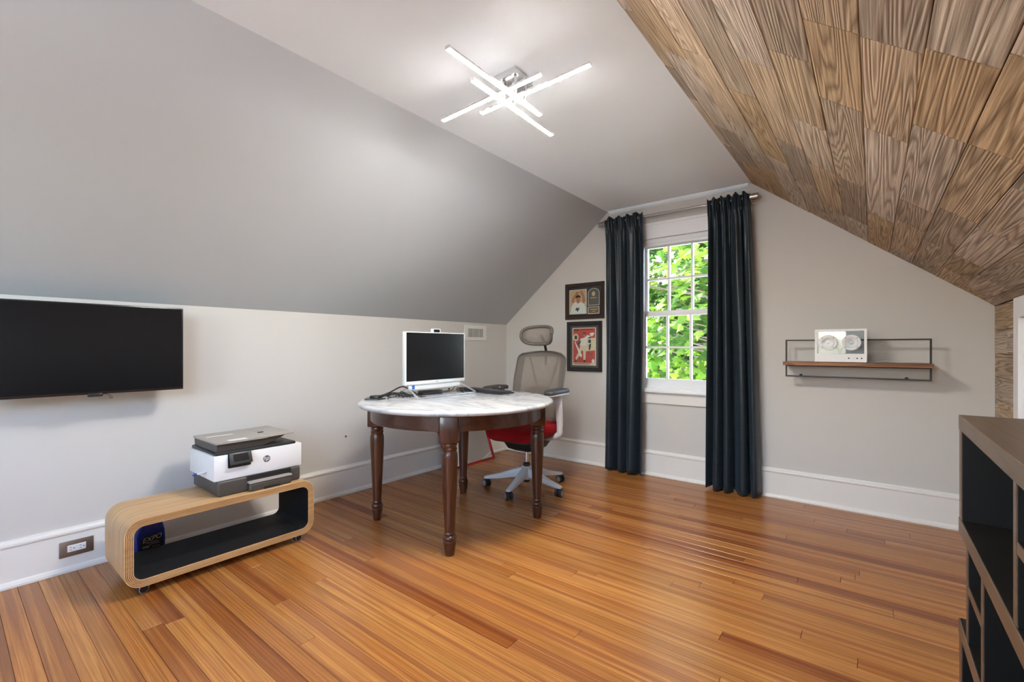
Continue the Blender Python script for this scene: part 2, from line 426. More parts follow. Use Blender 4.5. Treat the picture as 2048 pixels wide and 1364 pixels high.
# skylight opening added behind the viewpoint, unseen, to light the left wall and slope
KS0, KS1, KY0, KY1 = 0.30, 1.30, -1.75, -0.55
add_plate_with_hole(bm, [(-0.12, YB - 0.14), (SLEN + 0.03, YB - 0.14), (SLEN + 0.03, YE + 0.02), (-0.12, YE + 0.02)], [[(KS0, KY0), (KS1, KY0), (KS1, KY1), (KS0, KY1)]], bt, bt + 0.08, 2)
def slope_point(p): return Vector((XR, 0, ZK)) + sdir * p.x + Vector((0, p.y, 0)) - snor * p.z
for v in bm.verts: v.co = slope_point(v.co)
slope_r = structure('ceiling_slope_right', bm, 'seam_dark', smooth=False, label='sloped ceiling clad in rustic wood planks')

bm = NB()
add_plate_with_hole(bm, [(KS0, KY0), (KS1, KY0), (KS1, KY1), (KS0, KY1)], [[(KS0 + 0.05, KY0 + 0.05), (KS1 - 0.05, KY0 + 0.05), (KS1 - 0.05, KY1 - 0.05), (KS0 + 0.05, KY1 - 0.05)]], 0.05, 0.12, 2)
for v in bm.verts: v.co = slope_point(v.co)
structure('added_skylight', bm, 'window_paint', smooth=False)  # frame of the added, unseen skylight

def board_bm(l, w, t, ch=0.0012):
    """a board: length x, width y, face +z; top edges chamfered"""
    bm = NB()
    def ring(dx, z): return [Vector((-l / 2 + dx, -w / 2 + dx, z)), Vector((l / 2 - dx, -w / 2 + dx, z)), Vector((l / 2 - dx, w / 2 - dx, z)), Vector((-l / 2 + dx, w / 2 - dx, z))]
    grid_faces(bm, [ring(0, -t), ring(0, -ch), ring(ch, 0)], 0, True, True)
    return bm
TINTS = [(1.0, 1.0, 1.0), (0.92, 0.90, 0.90), (1.05, 0.93, 0.80), (0.78, 0.72, 0.66), (1.0, 0.97, 0.98), (0.86, 0.76, 0.62), (1.08, 1.02, 0.98), (0.72, 0.68, 0.66), (0.97, 0.82, 0.62), (0.90, 0.86, 0.82)]
# plank rows on the slope; known butt joints (metres along y) from the nearest rows, others random
ROWP = 0.1365
JOINTS = {0: [2.62, 3.20, 3.62], 1: [2.37, 2.98, 3.42], 2: [1.65, 2.33, 2.98, 3.45], 3: [1.65, 2.45, 2.82, 3.55], 4: [1.277, 1.81, 2.94, 3.25],
          5: [1.27, 1.70, 2.52, 3.30], 6: [1.49, 1.99, 2.52, 3.35], 7: [1.22, 1.62, 2.35, 2.95], 8: [1.27, 1.95, 2.75, 3.3], 9: [1.30, 1.72, 2.40, 3.05], 10: [1.81, 2.6, 3.2], 11: [1.55, 1.98, 2.30, 2.95, 3.5]}
def plank_row(parent, origin, axis_up, nor, ups, joints, y0, y1, w):
    ys = [y0] + joints + [y1]
    for a, b in zip(ys, ys[1:]):
        l = b - a
        lift = random.uniform(0.0, 0.0022)
        M = Matrix.Identity(4)
        X = Vector((0, 1, 0)); Z = nor; Y = Z.cross(X)
        c = origin + axis_up * (ups + w / 2) + Vector((0, (a + b) / 2, 0)) + nor * lift
        for i in range(3): M[i][0] = X[i]; M[i][1] = Y[i]; M[i][2] = Z[i]; M[i][3] = c[i]
        o = obj('plank', board_bm(l - 0.0018, w - 0.0022, 0.014, 0.0016), 'barn_wood', parent, smooth=False)
        o.matrix_world = M
        t = random.choice(TINTS); k = random.uniform(0.9, 1.06)
        o.color = (t[0] * k, t[1] * k, t[2] * k, 1)
nrow = 12
off = 0.055
for r in range(-1, nrow):
    u0 = max(0.0, off + r * ROWP); u1 = min(SLEN, off + (r + 1) * ROWP)
    js = JOINTS.get(r, [1.4, 2.2, 2.86, 3.5])
    y = js[0]; pre = []
    while y > 0.55:
        y -= random.uniform(0.32, 0.6)
        if y > -0.1: pre.insert(0, y)
    plank_row(slope_r, Vector((XR, 0, ZK)), sdir, snor, u0, pre + js, -0.3, YE - 0.002, u1 - u0)
# planks on the right knee wall, between the gable and the white door casing
zrow = [1.337, 1.196, 1.061, 0.929, 0.80, 0.665, 0.53, 0.395, 0.26, 0.125, 0.0]
KJ = [[], [3.5], [3.30], [], [3.68], [3.42], [], [3.55], [], [3.4]]
for i, (za, zb) in enumerate(zip(zrow, zrow[1:])):
    plank_row(wall_right, Vector((XR, 0, zb)), Vector((0, 0, 1)), Vector((-1, 0, 0)), 0.0, KJ[i], 3.246, YE - 0.002, za - zb)
# white access door with casing in the right knee wall
door = bpy.data.objects.new('door_1', None); COL.objects.link(door); door['kind'] = 'structure'; door['label'] = 'white door casing beside the plank wall'; door.location = (XR, 3.245, 0)
bm = NB(); add_plate_with_hole(bm, [(-0.86, 0), (0, 0), (0, ZK - 0.005), (-0.86, ZK - 0.005)], [[(-0.77, 0.02), (-0.09, 0.02), (-0.09, ZK - 0.10), (-0.77, ZK - 0.10)]], -0.022, 0.014, 0)
obj('casing', bm, 'window_paint', door, smooth=False)
bm = NB(); add_box(bm, (-0.004, -0.768, 0.022), (0.014, -0.092, ZK - 0.102), 0, 0.002); dpanel = obj('door_panel', bm, 'window_paint', door)
bm = NB(); add_lathe(bm, [(0.008, 0), (0.008, 0.02), (0.018, 0.03), (0.016, 0.045), (0.004, 0.05)], 16, 0, Matrix.Translation((-0.004, -0.70, 0.65)) @ Matrix.Rotation(-PI / 2, 4, 'Y')); obj('knob', bm, 'nickel', dpanel)
bm = NB(); add_box(bm, (XR - 0.002, YB, 0), (XR + 0.016, 2.385, ZK - 0.004)); structure('trim_1', bm, 'paint_wall', smooth=False)

# floor: slab, then each strip board
bm = NB(); add_box(bm, (XL - 0.1, YB - 0.14, -0.12), (XR + 0.1, YE + 0.1, -0.019))
floor = structure('floor', bm, 'seam_dark', smooth=False, label='honey pine strip floor')
bm = NB(); add_box(bm, (XL, YB, -0.018), (XR, -0.252, -0.0005)); obj('floor_behind', bm, 'floor_wood', floor, smooth=False, kind='stuff')
FP = 0.0665
FT = [(1.0, 1.0, 1.0), (1.05, 1.06, 1.08), (0.93, 0.86, 0.80), (0.84, 0.74, 0.68), (1.08, 1.12, 1.15), (1.0, 0.95, 0.90), (0.72, 0.58, 0.52), (0.97, 1.0, 1.0), (0.62, 0.46, 0.42)]
FW = [6, 5, 4, 3, 4, 5, 1.6, 4, 0.9]
y = YE - 0.003; row = 0
while y > -0.25:
    ya = max(y - FP, -0.252)
    xs = [XL + 0.002]
    x = XL + random.uniform(0.5, 2.9)
    while x < XR - 0.35:
        xs.append(x); x += random.uniform(0.9, 2.8)
    xs.append(XR - 0.002)
    for a, b in zip(xs, xs[1:]):
        o = obj('floor_board', board_bm(b - a - 0.0014, y - ya - random.choice((0.0006, 0.0008, 0.0015)), 0.018, 0.0007), 'floor_wood', floor, ((a + b) / 2, (y + ya) / 2, random.uniform(-0.0003, 0.0002)), smooth=False)
        t = random.choices(FT, FW)[0]; k = random.uniform(0.94, 1.05); o.color = (t[0] * k, t[1] * k, t[2] * k, 1)
    y = ya; row += 1

# baseboards and crown strip
BB = [(0, 0), (0.032, 0), (0.032, 0.010), (0.026, 0.022), (0.018, 0.028), (0.018, 0.180), (0.023, 0.184), (0.025, 0.192), (0.023, 0.200), (0.012, 0.206), (0.010, 0.213), (0, 0.213)]
bm = NB(); add_prism(bm, [(XL + a, z) for a, z in BB], YB, YE - 0.002, 1); structure('baseboard_left', bm, 'trim_paint', angle=25)
bm = NB(); add_prism(bm, [(YE - a, z) for a, z in BB], XL + 0.033, XR - 0.003, 0); structure('baseboard_end', bm, 'trim_paint', angle=25)
bm = NB(); add_prism(bm, [(YE, ZC), (YE - 0.030, ZC), (YE - 0.028, ZC - 0.008), (YE - 0.018, ZC - 0.02), (YE - 0.008, ZC - 0.026), (YE, ZC - 0.03)], CL + 0.02, CR - 0.02, 0)
structure('trim_2', bm, 'paint_ceiling', label='thin crown strip above the window')

# ------------------------------------------------------------------ window
win = bpy.data.objects.new('window_1', None); COL.objects.link(win); win['kind'] = 'structure'; win['label'] = 'white six-over-six sash window between dark curtains'
win.location = (0, YE, 0)
bm = NB()   # casing round the opening, with a stepped head
add_plate_with_hole(bm, [(WX0 - 0.10, WZ0 - 0.01), (WX1 + 0.10, WZ0 - 0.01), (WX1 + 0.10, WZ1 + 0.12), (WX0 - 0.10, WZ1 + 0.12)], [[(WX0, WZ0), (WX1, WZ0), (WX1, WZ1), (WX0, WZ1)]], -0.020, 0.001, 1)
obj('casing', bm, 'window_paint', win, smooth=False)
bm = NB(); add_box(bm, (WX0 - 0.105, -0.026, WZ1 + 0.112), (WX1 + 0.105, 0, WZ1 + 0.135), 0, 0.003); obj('head_cap', bm, 'window_paint', win)
bm = NB(); add_plate_with_hole(bm, [(WX0, WZ0), (WX1, WZ0), (WX1, WZ1), (WX0, WZ1)], [[(WX0 + 0.03, WZ0 + 0.02), (WX1 - 0.03, WZ0 + 0.02), (WX1 - 0.03, WZ1 - 0.035), (WX0 + 0.03, WZ1 - 0.035)]], 0.012, 0.138, 1)
obj('jamb', bm, 'window_paint', win, smooth=False)
bm = NB(); add_plate_with_hole(bm, [(WX0 + 0.028, WZ0 + 0.018), (WX1 - 0.028, WZ0 + 0.018), (WX1 - 0.028, WZ1 - 0.033), (WX0 + 0.028, WZ1 - 0.033)], [[(WX0 + 0.05, WZ0 + 0.022), (WX1 - 0.05, WZ0 + 0.022), (WX1 - 0.05, WZ1 - 0.058), (WX0 + 0.05, WZ1 - 0.058)]], 0.020, 0.034, 1)
obj('stop_bead', bm, 'window_paint', win, smooth=False)
bm = NB(); add_box(bm, (WX0 - 0.13, -0.050, WZ0 - 0.032), (WX1 + 0.13, 0.035, WZ0 - 0.006), 0, 0.006, 2); obj('stool', bm, 'window_paint', win)
bm = NB(); add_box(bm, (WX0 - 0.10, -0.018, WZ0 - 0.125), (WX1 + 0.10, 0, WZ0 - 0.033), 0, 0.002); obj('apron', bm, 'trim_paint', win)
def sash(name, x0, x1, z0, z1, yc, bot, top, side=0.03, mun=0.017):
    gx0, gx1, gz0, gz1 = x0 + side, x1 - side, z0 + bot, z1 - top
    holes = []
    for i in range(3):
        for j in range(2):
            pw = (gx1 - gx0 - 2 * mun) / 3; ph = (gz1 - gz0 - mun) / 2
            a = gx0 + i * (pw + mun); b = gz0 + j * (ph + mun)
            holes.append([(a, b), (a + pw, b), (a + pw, b + ph), (a, b + ph)])
    bm = NB(); add_plate_with_hole(bm, [(x0, z0), (x1, z0), (x1, z1), (x0, z1)], holes, yc - 0.016, yc + 0.016, 1)
    s = obj(name, bm, 'window_paint', win, smooth=False)
    for h in holes:
        bm = NB(); add_box(bm, (h[0][0], yc - 0.002, h[0][1]), (h[2][0], yc + 0.002, h[2][1])); obj('pane', bm, 'glass', s, smooth=False)
sx0, sx1 = WX0 + 0.032, WX1 - 0.032
sash('lower_sash', sx0, sx1, WZ0 + 0.022, 1.408, 0.054, 0.062, 0.042)
sash('upper_sash', sx0, sx1, 1.372, WZ1 - 0.036, 0.092, 0.042, 0.028)
bm = NB(); add_box(bm, (-1.30, 0.040, 1.409), (-1.25, 0.066, 1.424), 0, 0.004); obj('sash_lock', bm, 'window_paint', win)

# ------------------------------------------------------------------ maples outside, ground
bm = NB(); add_box(bm, (-45, -45, -3.9), (45, 45, -3.6)); structure('ground', bm, 'gravel', smooth=False)
bm = NB(); add_box(bm, (-7.0, YE + 0.16, -0.35), (1.6, YE + 1.75, 0.02)); structure('bounce_slab', bm, 'bounce_pale', smooth=False)  # unseen slab added below the sill to bounce sun onto the ceiling
LEAF = [(0, 0), (0.10, 0.03), (0.30, -0.05), (0.24, 0.08), (0.50, 0.20), (0.36, 0.27), (0.40, 0.42), (0.24, 0.38), (0.20, 0.52), (0.12, 0.66), (0.0, 0.95)]
LEAF = LEAF + [(-x, y_) for x, y_ in LEAF[-2:0:-1]]
def leaf_pts(s, M):
    return [M @ Vector((x * s, y_ * s, -0.10 * s * abs(x) * 2 - 0.08 * s * y_ * y_)) for x, y_ in LEAF]
def add_leaf(bm, s, M):
    c = bm.verts.new(M @ Vector((0, 0.28 * s, 0)))
    vv = [bm.verts.new(p) for p in leaf_pts(s, M)]
    for i in range(len(vv)): bm.faces.new((c, vv[i], vv[(i + 1) % len(vv)]))
def leaf_matrix(p):
    """leaves hang in layers: faces up and a little to the house, tips drooping"""
    R = Matrix.Rotation(random.uniform(0, 2 * PI), 4, 'Z')
    T = Matrix.Rotation(random.uniform(0.15, 1.45), 4, 'X') @ Matrix.Rotation(random.uniform(-0.5, 0.5), 4, 'Y')
    return Matrix.Translation(p) @ T @ R
lm = NB(); add_leaf(lm, 0.135, Matrix.Identity(4))
leaf_me = bpy.data.meshes.new('leaf'); lm.to_mesh(leaf_me); lm.free(); leaf_me.materials.append(MATS['leaf_green'])
def tree(label, base, height, trunk_r, clusters, n_parts, per, size):
    t = thing('maple_tree', label, 'tree', base)
    B = Vector(base)
    bm = NB(); add_tube(bm, [(0, 0, 0), (0.05, 0.02, height * 0.4), (-0.03, 0.05, height * 0.75), (0, 0, height)], [trunk_r, trunk_r * 0.8, trunk_r * 0.5, trunk_r * 0.2], 10); obj('trunk', bm, 'bark', t)
    fol = NB(); near = []
    for (c, rad) in clusters:
        c = Vector(c) - B
        h0 = max(0.5, c.z - 0.9)
        bm = NB(); add_tube(bm, [(0, 0, h0), (c * 0.5) + Vector((0, 0, h0 * 0.5 + 0.1)), c], [0.022, 0.012, 0.004], 6); obj('branch', bm, 'bark', t)
        for k in range(per):
            d = Vector((random.gauss(0, 1), random.gauss(0, 1), random.gauss(0, 0.75)))
            p = c + d.normalized() * rad * (random.random() ** 0.5)
            M = leaf_matrix(p)
            near.append((p, M))
    near.sort(key=lambda q: q[0].y)
    for i, (p, M) in enumerate(near):
        if i < n_parts:
            o = link('leaf', leaf_me, t); o.matrix_local = M @ Matrix.Scale(random.uniform(0.8, 1.2), 4)
        else: add_leaf(fol, size * random.uniform(0.7, 1.25), M)
    me = bpy.data.meshes.new('foliage'); fol.to_mesh(me); fol.free(); me.materials.append(MATS['leaf_green'])
    link('foliage', me, t, kind='stuff')
cl = []
for i in range(62):
    cl.append(((random.uniform(-4.4, -0.6), random.uniform(5.5, 7.0), random.uniform(-0.8, 4.2)), random.uniform(0.4, 0.62)))
tree('nearer leafy maple tree close outside the window', (-0.4, 7.6, -3.6), 8.0, 0.14, cl, 290, 105, 0.13)
cl = []
for i in range(150):
    cl.append(((random.uniform(-8.0, 0.5), random.uniform(9.4, 11.5), random.uniform(-2.0, 6.5)), random.uniform(0.7, 1.1)))
tree('farther leafy maple tree behind the nearer one outside the window', (-8.2, 11.6, -3.6), 9.5, 0.2, cl, 0, 95, 0.27)

cl = []
for i in range(110):
    cl.append(((random.uniform(-11.0, 1.5), random.uniform(14.0, 16.0), random.uniform(-2.5, 9.0)), random.uniform(1.0, 1.4)))
tree('most distant leafy maple tree showing through gaps between the nearer ones', (-10.8, 16.6, -3.6), 12.0, 0.25, cl, 0, 80, 0.42)

# ================================================================== THINGS
# ---- round marble table
tb = thing('round_table', 'round white marble-topped table with turned dark wood legs', 'table', (-2.087, 2.0725, 0), -4.5)
bm = NB()
prof = [(0.0, 0.742)] + [(0.592, 0.742), (0.604, 0.745), (0.610, 0.752), (0.611, 0.758), (0.607, 0.766), (0.598, 0.771), (0.590, 0.772), (0.0, 0.772)]
prof[0] = (0.001, 0.742); prof[-1] = (0.001, 0.772)
add_lathe(bm, prof, 96); obj('tabletop', bm, 'marble', tb, angle=50)
RA = 0.535
for q in range(4):                       # curved apron pieces between the leg blocks
    bm = NB(); a0 = math.radians(q * 90 - 45 + 5.2 + 45 - 45); rows = []
    for k in range(21):
        a = math.radians(q * 90 - 39.2 + 78.4 * k / 20)
        drop = 0.655 if 0 < k < 20 else 0.650
        ca, sa = math.cos(a), math.sin(a)
        rows.append([Vector((r * ca, r * sa, z)) for r, z in ((RA, 0.741), (RA, drop + 0.004), (RA - 0.004, drop), (RA - 0.024, drop), (RA - 0.024, 0.741))])
    grid_faces(bm, rows, 0, True, True); obj('apron', bm, 'cherry_apron', tb)
LEGP = [(0.0235, 0.0), (0.0245, 0.006), (0.034, 0.066), (0.0345, 0.074), (0.030, 0.080), (0.0355, 0.088), (0.0365, 0.096), (0.033, 0.103), (0.027, 0.107), (0.0305, 0.113), (0.030, 0.120), (0.0265, 0.125), (0.0268, 0.132),
        (0.0285, 0.160), (0.033, 0.26), (0.0385, 0.38), (0.0425, 0.47), (0.0432, 0.51), (0.0425, 0.533), (0.040, 0.544), (0.0365, 0.549), (0.0365, 0.552), (0.0395, 0.557), (0.0395, 0.566), (0.0355, 0.571), (0.0355, 0.574), (0.039, 0.579), (0.039, 0.587), (0.036, 0.592), (0.033, 0.598)]
for q in range(4):
    a = math.radians(45 + q * 90); cx, cy = 0.512 * math.cos(a), 0.512 * math.sin(a)
    bm = NB(); T = Matrix.Translation((cx, cy, 0))
    add_lathe(bm, LEGP, 32, 0, T)
    add_box(bm, (-0.05, -0.05, 0.597), (0.05, 0.05, 0.741), 0, 0.008, 2, T @ Matrix.Rotation(a, 4, 'Z'))
    obj('leg', bm, 'cherry', tb)

# ---- television on the left wall
tv = thing('television', 'large black flat television held off the left wall', 'television', (-2.92, 0.4275, 0.873))
bm = NB(); add_box(bm, (-0.045, -0.3975, 0), (0.0, 0.3975, 0.435), 0, 0.004, 2); body = obj('body', bm, 'tv_bezel', tv)
bm = NB(); add_box(bm, (-0.001, -0.390, 0.013), (0.0012, 0.390, 0.429)); obj('screen', bm, 'screen_glass', tv, smooth=False)
bm = NB(); add_box(bm, (-0.056, -0.12, 0.11), (-0.044, 0.12, 0.33), 0, 0.002); mt_ = obj('wall_mount', bm, 'black_metal', tv)
bm = NB(); add_tube(bm, [(-0.052, 0.0, 0.22), (-0.12, -0.10, 0.22), (-0.178, 0.0, 0.22)], 0.014, 8); obj('mount_arm', bm, 'black_metal', mt_)
bm = NB(); add_box(bm, (-0.1848, -0.05, 0.12), (-0.176, 0.05, 0.32), 0, 0.002); obj('mount_plate', bm, 'black_metal', mt_)
sen = NB(); add_box(sen, (-0.012, -0.006, -0.011), (0.010, 0.048, 0.005), 0, 0.004, 2); sno = obj('sensor', sen, 'black_plastic', tv)
sno.location = (0, 0.02, 0)
bm = NB(); add_tube(bm, [(0, 0.045, -0.002), (0, 0.060, 0.000), (0, 0.075, -0.008), (0, 0.086, -0.018), (0, 0.082, -0.024), (0, 0.073, -0.016)], 0.0015, 6); obj('wire_loop', bm, 'black_plastic', sno)

# ---- bentwood console
CX, CZ0, CZ1, CY0, CY1, CDEP = -2.52, 0.041, 0.343, 0.497, 1.345, 0.36
cs = thing('console', 'low bent plywood console with rounded corners on small casters', 'console', (CX, (CY0 + CY1) / 2, 0))
hw = (CY1 - CY0) / 2
bm = NB()
LAY = 6; TH = 0.034
loops = []
for k in range(LAY + 1):
    i = TH * k / LAY
    loops.append(rrect(-hw + i, CZ0 + i, hw - i, CZ1 - i, 0.068 - i * 0.9, 8))
grid_faces(bm, [[Vector((-CDEP, p[0], p[1])) for p in loops[0]], [Vector((-0.002, p[0], p[1])) for p in loops[0]]], 0, True)
# front rim with raised plies and thin glue lines
for k in range(LAY):
    i0 = TH * k / LAY; i1 = TH * (k + 1) / LAY
    def lp(i, x): return [Vector((x, p[0], p[1])) for p in rrect(-hw + i, CZ0 + i, hw - i, CZ1 - i, 0.068 - i * 0.9, 8)]
    g = 0.0011
    grid_faces(bm, [lp(i0 + (g if k else 0), -0.002), lp(i0 + g * 1.3, 0), lp(i1 - g * 1.3, 0), lp(i1 - (g if k < LAY - 1 else 0), -0.002)], 1, True)
    if k < LAY - 1: grid_faces(bm, [lp(i1 - g, -0.002), lp(i1 + g, -0.002)], 2, True)
grid_faces(bm, [[Vector((-CDEP, p[0], p[1])) for p in loops[0]], [Vector((-CDEP, p[0], p[1])) for p in loops[-1]]], 1, True)
bmesh.ops.remove_doubles(bm, verts=bm.verts, dist=0.0001)
obj('shell', bm, ['ash_veneer', 'ash_edge', 'ply_glue'], cs, angle=30)
bm = NB()
grid_faces(bm, [[Vector((x, p[0], p[1])) for p in rrect(-hw + TH, CZ0 + TH, hw - TH, CZ1 - TH, 0.037, 8)] for x in (-0.0015, -CDEP)] +
           [[Vector((x, p[0], p[1])) for p in rrect(-hw + TH - 0.001, CZ0 + TH - 0.001, hw - TH + 0.001, CZ1 - TH + 0.001, 0.038, 8)] for x in (-CDEP,)], 0, True)
obj('lining', bm, 'black_lining', cs, angle=30)
for sx in (-0.045, -CDEP + 0.05):
    for sy in (-hw + 0.075, hw - 0.075):
        bm = NB(); add_box(bm, (sx - 0.018, sy - 0.012, 0.036), (sx + 0.018, sy + 0.012, 0.0412), 0, 0.001)
        add_box(bm, (sx - 0.012, sy - 0.006, 0.020), (sx - 0.004, sy + 0.006, 0.037))
        ca = obj('caster', bm, 'black_metal', cs)
        R = Matrix.Translation((sx + 0.016, sy, 0.0216)) @ Matrix.Rotation(0.25, 4, 'Z') @ Matrix.Rotation(PI / 2, 4, 'Y')
        bm = NB(); add_lathe(bm, [(0.0145, -0.022), (0.0205, -0.020), (0.0215, -0.016), (0.0215, -0.003), (0.0205, 0.0)], 24, 0, R); obj('wheel', bm, 'dark_rubber', ca)
        bm = NB(); add_lathe(bm, [(0.0203, -0.001), (0.0203, 0.0012), (0.0183, 0.0016), (0.0180, 0.0004), (0.001, 0.0004)], 24, 0, R); obj('wheel_rim', bm, 'silver', ca)
        bm = NB(); add_lathe(bm, [(0.0178, 0.0005), (0.0176, 0.0011), (0.001, 0.0012)], 24, 0, R); obj('wheel_cover', bm, 'black_plastic', ca)
# ---- spray bottle behind the console
sb = thing('spray_bottle', 'blue plastic cleaner bottle with black label behind the console', 'bottle', (-2.985, 0.69, 0), 4)
bm = NB()
outl = [(-0.065, 0.004), (-0.058, 0.0), (0.058, 0.0), (0.065, 0.004), (0.067, 0.08), (0.064, 0.13), (0.054, 0.17), (0.040, 0.195), (0.022, 0.205), (0.020, 0.23), (-0.004, 0.23), (-0.006, 0.205), (-0.03, 0.19), (-0.052, 0.165), (-0.064, 0.13), (-0.067, 0.08)]
def scal(k): return [(x * k + 0.008 * (1 - k), 0.11 + (z - 0.11) * (k if k > 0.9 else k + 0.04)) for x, z in outl]
rows = [[Vector((d, a, b)) for a, b in scal(k)] for d, k in ((-0.031, 0.80), (-0.027, 0.92), (-0.016, 1.0), (0.016, 1.0), (0.027, 0.92), (0.031, 0.80))]
grid_faces(bm, rows, 0, True, True)
for v in bm.verts: v.co.z = max(v.co.z, 0.0)
obj('body', bm, 'bottle_blue', sb, angle=50)
bm = NB(); add_prism(bm, [(x * 0.92, z) for x, z in rrect(-0.047, 0.02, 0.055, 0.122, 0.03, 6)], 0.0312, 0.0318, 0); lb = obj('label_panel', bm, 'label_black', sb, smooth=False)
MT = Matrix(((0, 0, 1, 0.0322), (1, 0, 0, 0.006), (0, 1, 0, 0.100), (0, 0, 0, 1)))
SH = Matrix.Identity(4); SH[0][1] = 0.3
obj('lettering', text_bm('EXPO', 0.033, MT @ Matrix.Rotation(0.12, 4, 'Z') @ SH), 'label_text', lb, smooth=False)
for i, (yy, zz, w, h) in enumerate(((0.004, 0.078, 0.05, 0.005), (0.014, 0.069, 0.045, 0.004), (-0.022, 0.056, 0.03, 0.012), (0.02, 0.054, 0.035, 0.004))):
    bm = NB(); add_box(bm, (0.0319, yy - w / 2, zz), (0.0322, yy + w / 2, zz + h)); obj('label_print', bm, 'label_grey', lb, smooth=False)
bm = NB(); add_lathe(bm, [(0.014, 0.226), (0.015, 0.228), (0.015, 0.245), (0.010, 0.248)], 16, 0, Matrix.Translation((0, 0.008, 0))); add_box(bm, (-0.010, -0.045, 0.246), (0.010, 0.030, 0.268), 0, 0.004); obj('spray_head', bm, 'white_plastic', sb)

# ---- printer
pr = thing('printer', 'white and dark grey office printer standing on the console', 'printer', (-2.58, 1.08, CZ1 + 0.0005))
W2, D = 0.2225, 0.35
bm = NB(); add_box(bm, (-D + 0.01, -W2 + 0.012, 0), (0.012, W2 - 0.012, 0.078), 0, 0.012, 3); obj('base', bm, 'printer_grey', pr)
bm = NB(); add_box(bm, (-0.05, -0.075, 0.046), (0.0125, 0.155, 0.0785)); obj('output_slot', bm, 'black_plastic', pr, smooth=False)
bm = NB(); add_box(bm, (-0.03, -0.072, 0.001), (0.040, 0.148, 0.040), 0, 0.009, 3); tr = obj('paper_tray', bm, 'printer_grey', pr)
bm = NB(); add_box(bm, (0.03, -0.0, 0.0005), (0.0405, 0.085, 0.013)); obj('finger_notch', bm, 'black_plastic', tr, smooth=False)
bm = NB(); add_box(bm, (-0.04, -0.074, 0.0405), (0.044, 0.15, 0.052), 0, 0.005, 2); obj('output_flap', bm, 'printer_taupe', pr)
bm = NB(); add_box(bm, (-D, -W2, 0.0785), (0.0, W2, 0.206), 0, 0.003, 2); wb = obj('body', bm, 'printer_white', pr)
bm = NB(); add_box(bm, (-D + 0.004, -W2 + 0.006, 0.2062), (-0.004, W2 - 0.03, 0.221), 0, 0.006, 2); obj('lid', bm, 'printer_dark', pr)
bm = NB()   # document feeder: wedge body and flat input tray
grid_faces(bm, [[Vector((x, -0.205, z)) for x, z in ((-D + 0.02, 0.2215), (-0.02, 0.2215), (-0.012, 0.262), (-D + 0.012, 0.262))],
                [Vector((x, 0.02, z)) for x, z in ((-D + 0.02, 0.2215), (-0.02, 0.2215), (-0.012, 0.262), (-D + 0.012, 0.262))],
                [Vector((x, 0.13, z)) for x, z in ((-D + 0.03, 0.258), (-0.02, 0.258), (-0.012, 0.265), (-D + 0.012, 0.265))]], 0, True, True)
obj('feeder', bm, 'printer_grey', pr, angle=30)
bm = NB(); add_prism(bm, rrect(-D + 0.006, -0.212, -0.004, 0.045, 0.012, 4), 0.262, 0.270, 2); obj('feeder_cover', bm, 'printer_taupe', pr)
bm = NB()
add_box(bm, (-D + 0.006, 0.047, 0.262), (-0.004, 0.19, 0.268), 0, 0.003, 2, Matrix.Translation((0, 0, 0.0)) @ Matrix.Rotation(0.03, 4, 'X')); obj('feeder_tray', bm, 'printer_taupe', pr)
bm = NB(); add_box(bm, (-0.16, 0.048, 0.267), (-0.145, 0.075, 0.2735)); obj('paper_guide', bm, 'printer_dark', pr, smooth=False)
bm = NB(); add_box(bm, (-0.062, -0.145, 0.2702), (-0.022, -0.055, 0.2706)); obj('label_sticker', bm, 'paper_label', pr, smooth=False)
bm = NB(); add_box(bm, (-0.235, -0.185, 0.2702), (-0.215, -0.055, 0.2706)); obj('label_sticker', bm, 'paper_label', pr, smooth=False)
bm = NB(); add_prism(bm, rrect(-0.160, 0.135, -0.050, 0.210, 0.006, 4), -0.008, 0.0015, 0); obj('panel_recess', bm, 'black_plastic', pr, smooth=False)
bm = NB(); MPn = Matrix.Translation((0.004, -0.105, 0.2115)) @ Matrix.Rotation(-0.42, 4, 'Y')
add_box(bm, (-0.004, -0.053, -0.062), (0.005, 0.053, 0.0), 0, 0.003, 2, MPn); cp = obj('control_panel', bm, 'printer_dark', pr)
bm = NB(); add_box(bm, (0.0046, -0.036, -0.048), (0.0056, 0.036, -0.010), 0, 0, 1, MPn); obj('display', bm, 'screen_glass', cp, smooth=False)
for z in (0.193, 0.181):
    bm = NB(); add_lathe(bm, [(0.003, 0), (0.002, 0.0008)], 10, 0, Matrix.Translation((0.0, -0.196, z)) @ Matrix.Rotation(PI / 2, 4, 'Y')); obj('indicator_light', bm, 'led_dot', pr)
bm = NB(); add_lathe(bm, [(0.0185, 0.0002), (0.0185, 0.0007)], 32, 0, Matrix.Translation((0.0, 0.03, 0.150)) @ Matrix.Rotation(PI / 2, 4, 'Y')); lg = obj('logo_badge', bm, 'ink_grey', pr, smooth=False)
MT = Matrix(((0, 0, 1, 0.0011), (1, 0, 0, 0.030), (0, 1, 0, 0.152), (0, 0, 0, 1)))
obj('logo_lettering', text_bm('hp', 0.031, MT @ SH), 'printer_white', lg, smooth=False)
us = thing('usb_stick', 'small white stick with dark blue end at the side of the printer', 'usb stick', (-2.68, 1.08 - W2 - 0.001, CZ1 + 0.115))
bm = NB(); add_tube(bm, [(0, 0, 0), (0.0, -0.006, 0), (-0.004, -0.030, -0.003), (-0.006, -0.040, -0.004)], [0.0035, 0.0055, 0.0055, 0.005], 12); obj('barrel', bm, 'white_plastic', us)
bm = NB(); add_tube(bm, [(-0.006, -0.040, -0.004), (-0.008, -0.052, -0.006), (-0.009, -0.060, -0.007)], [0.0055, 0.0055, 0.002], 12); obj('cap', bm, 'bottle_blue', us)

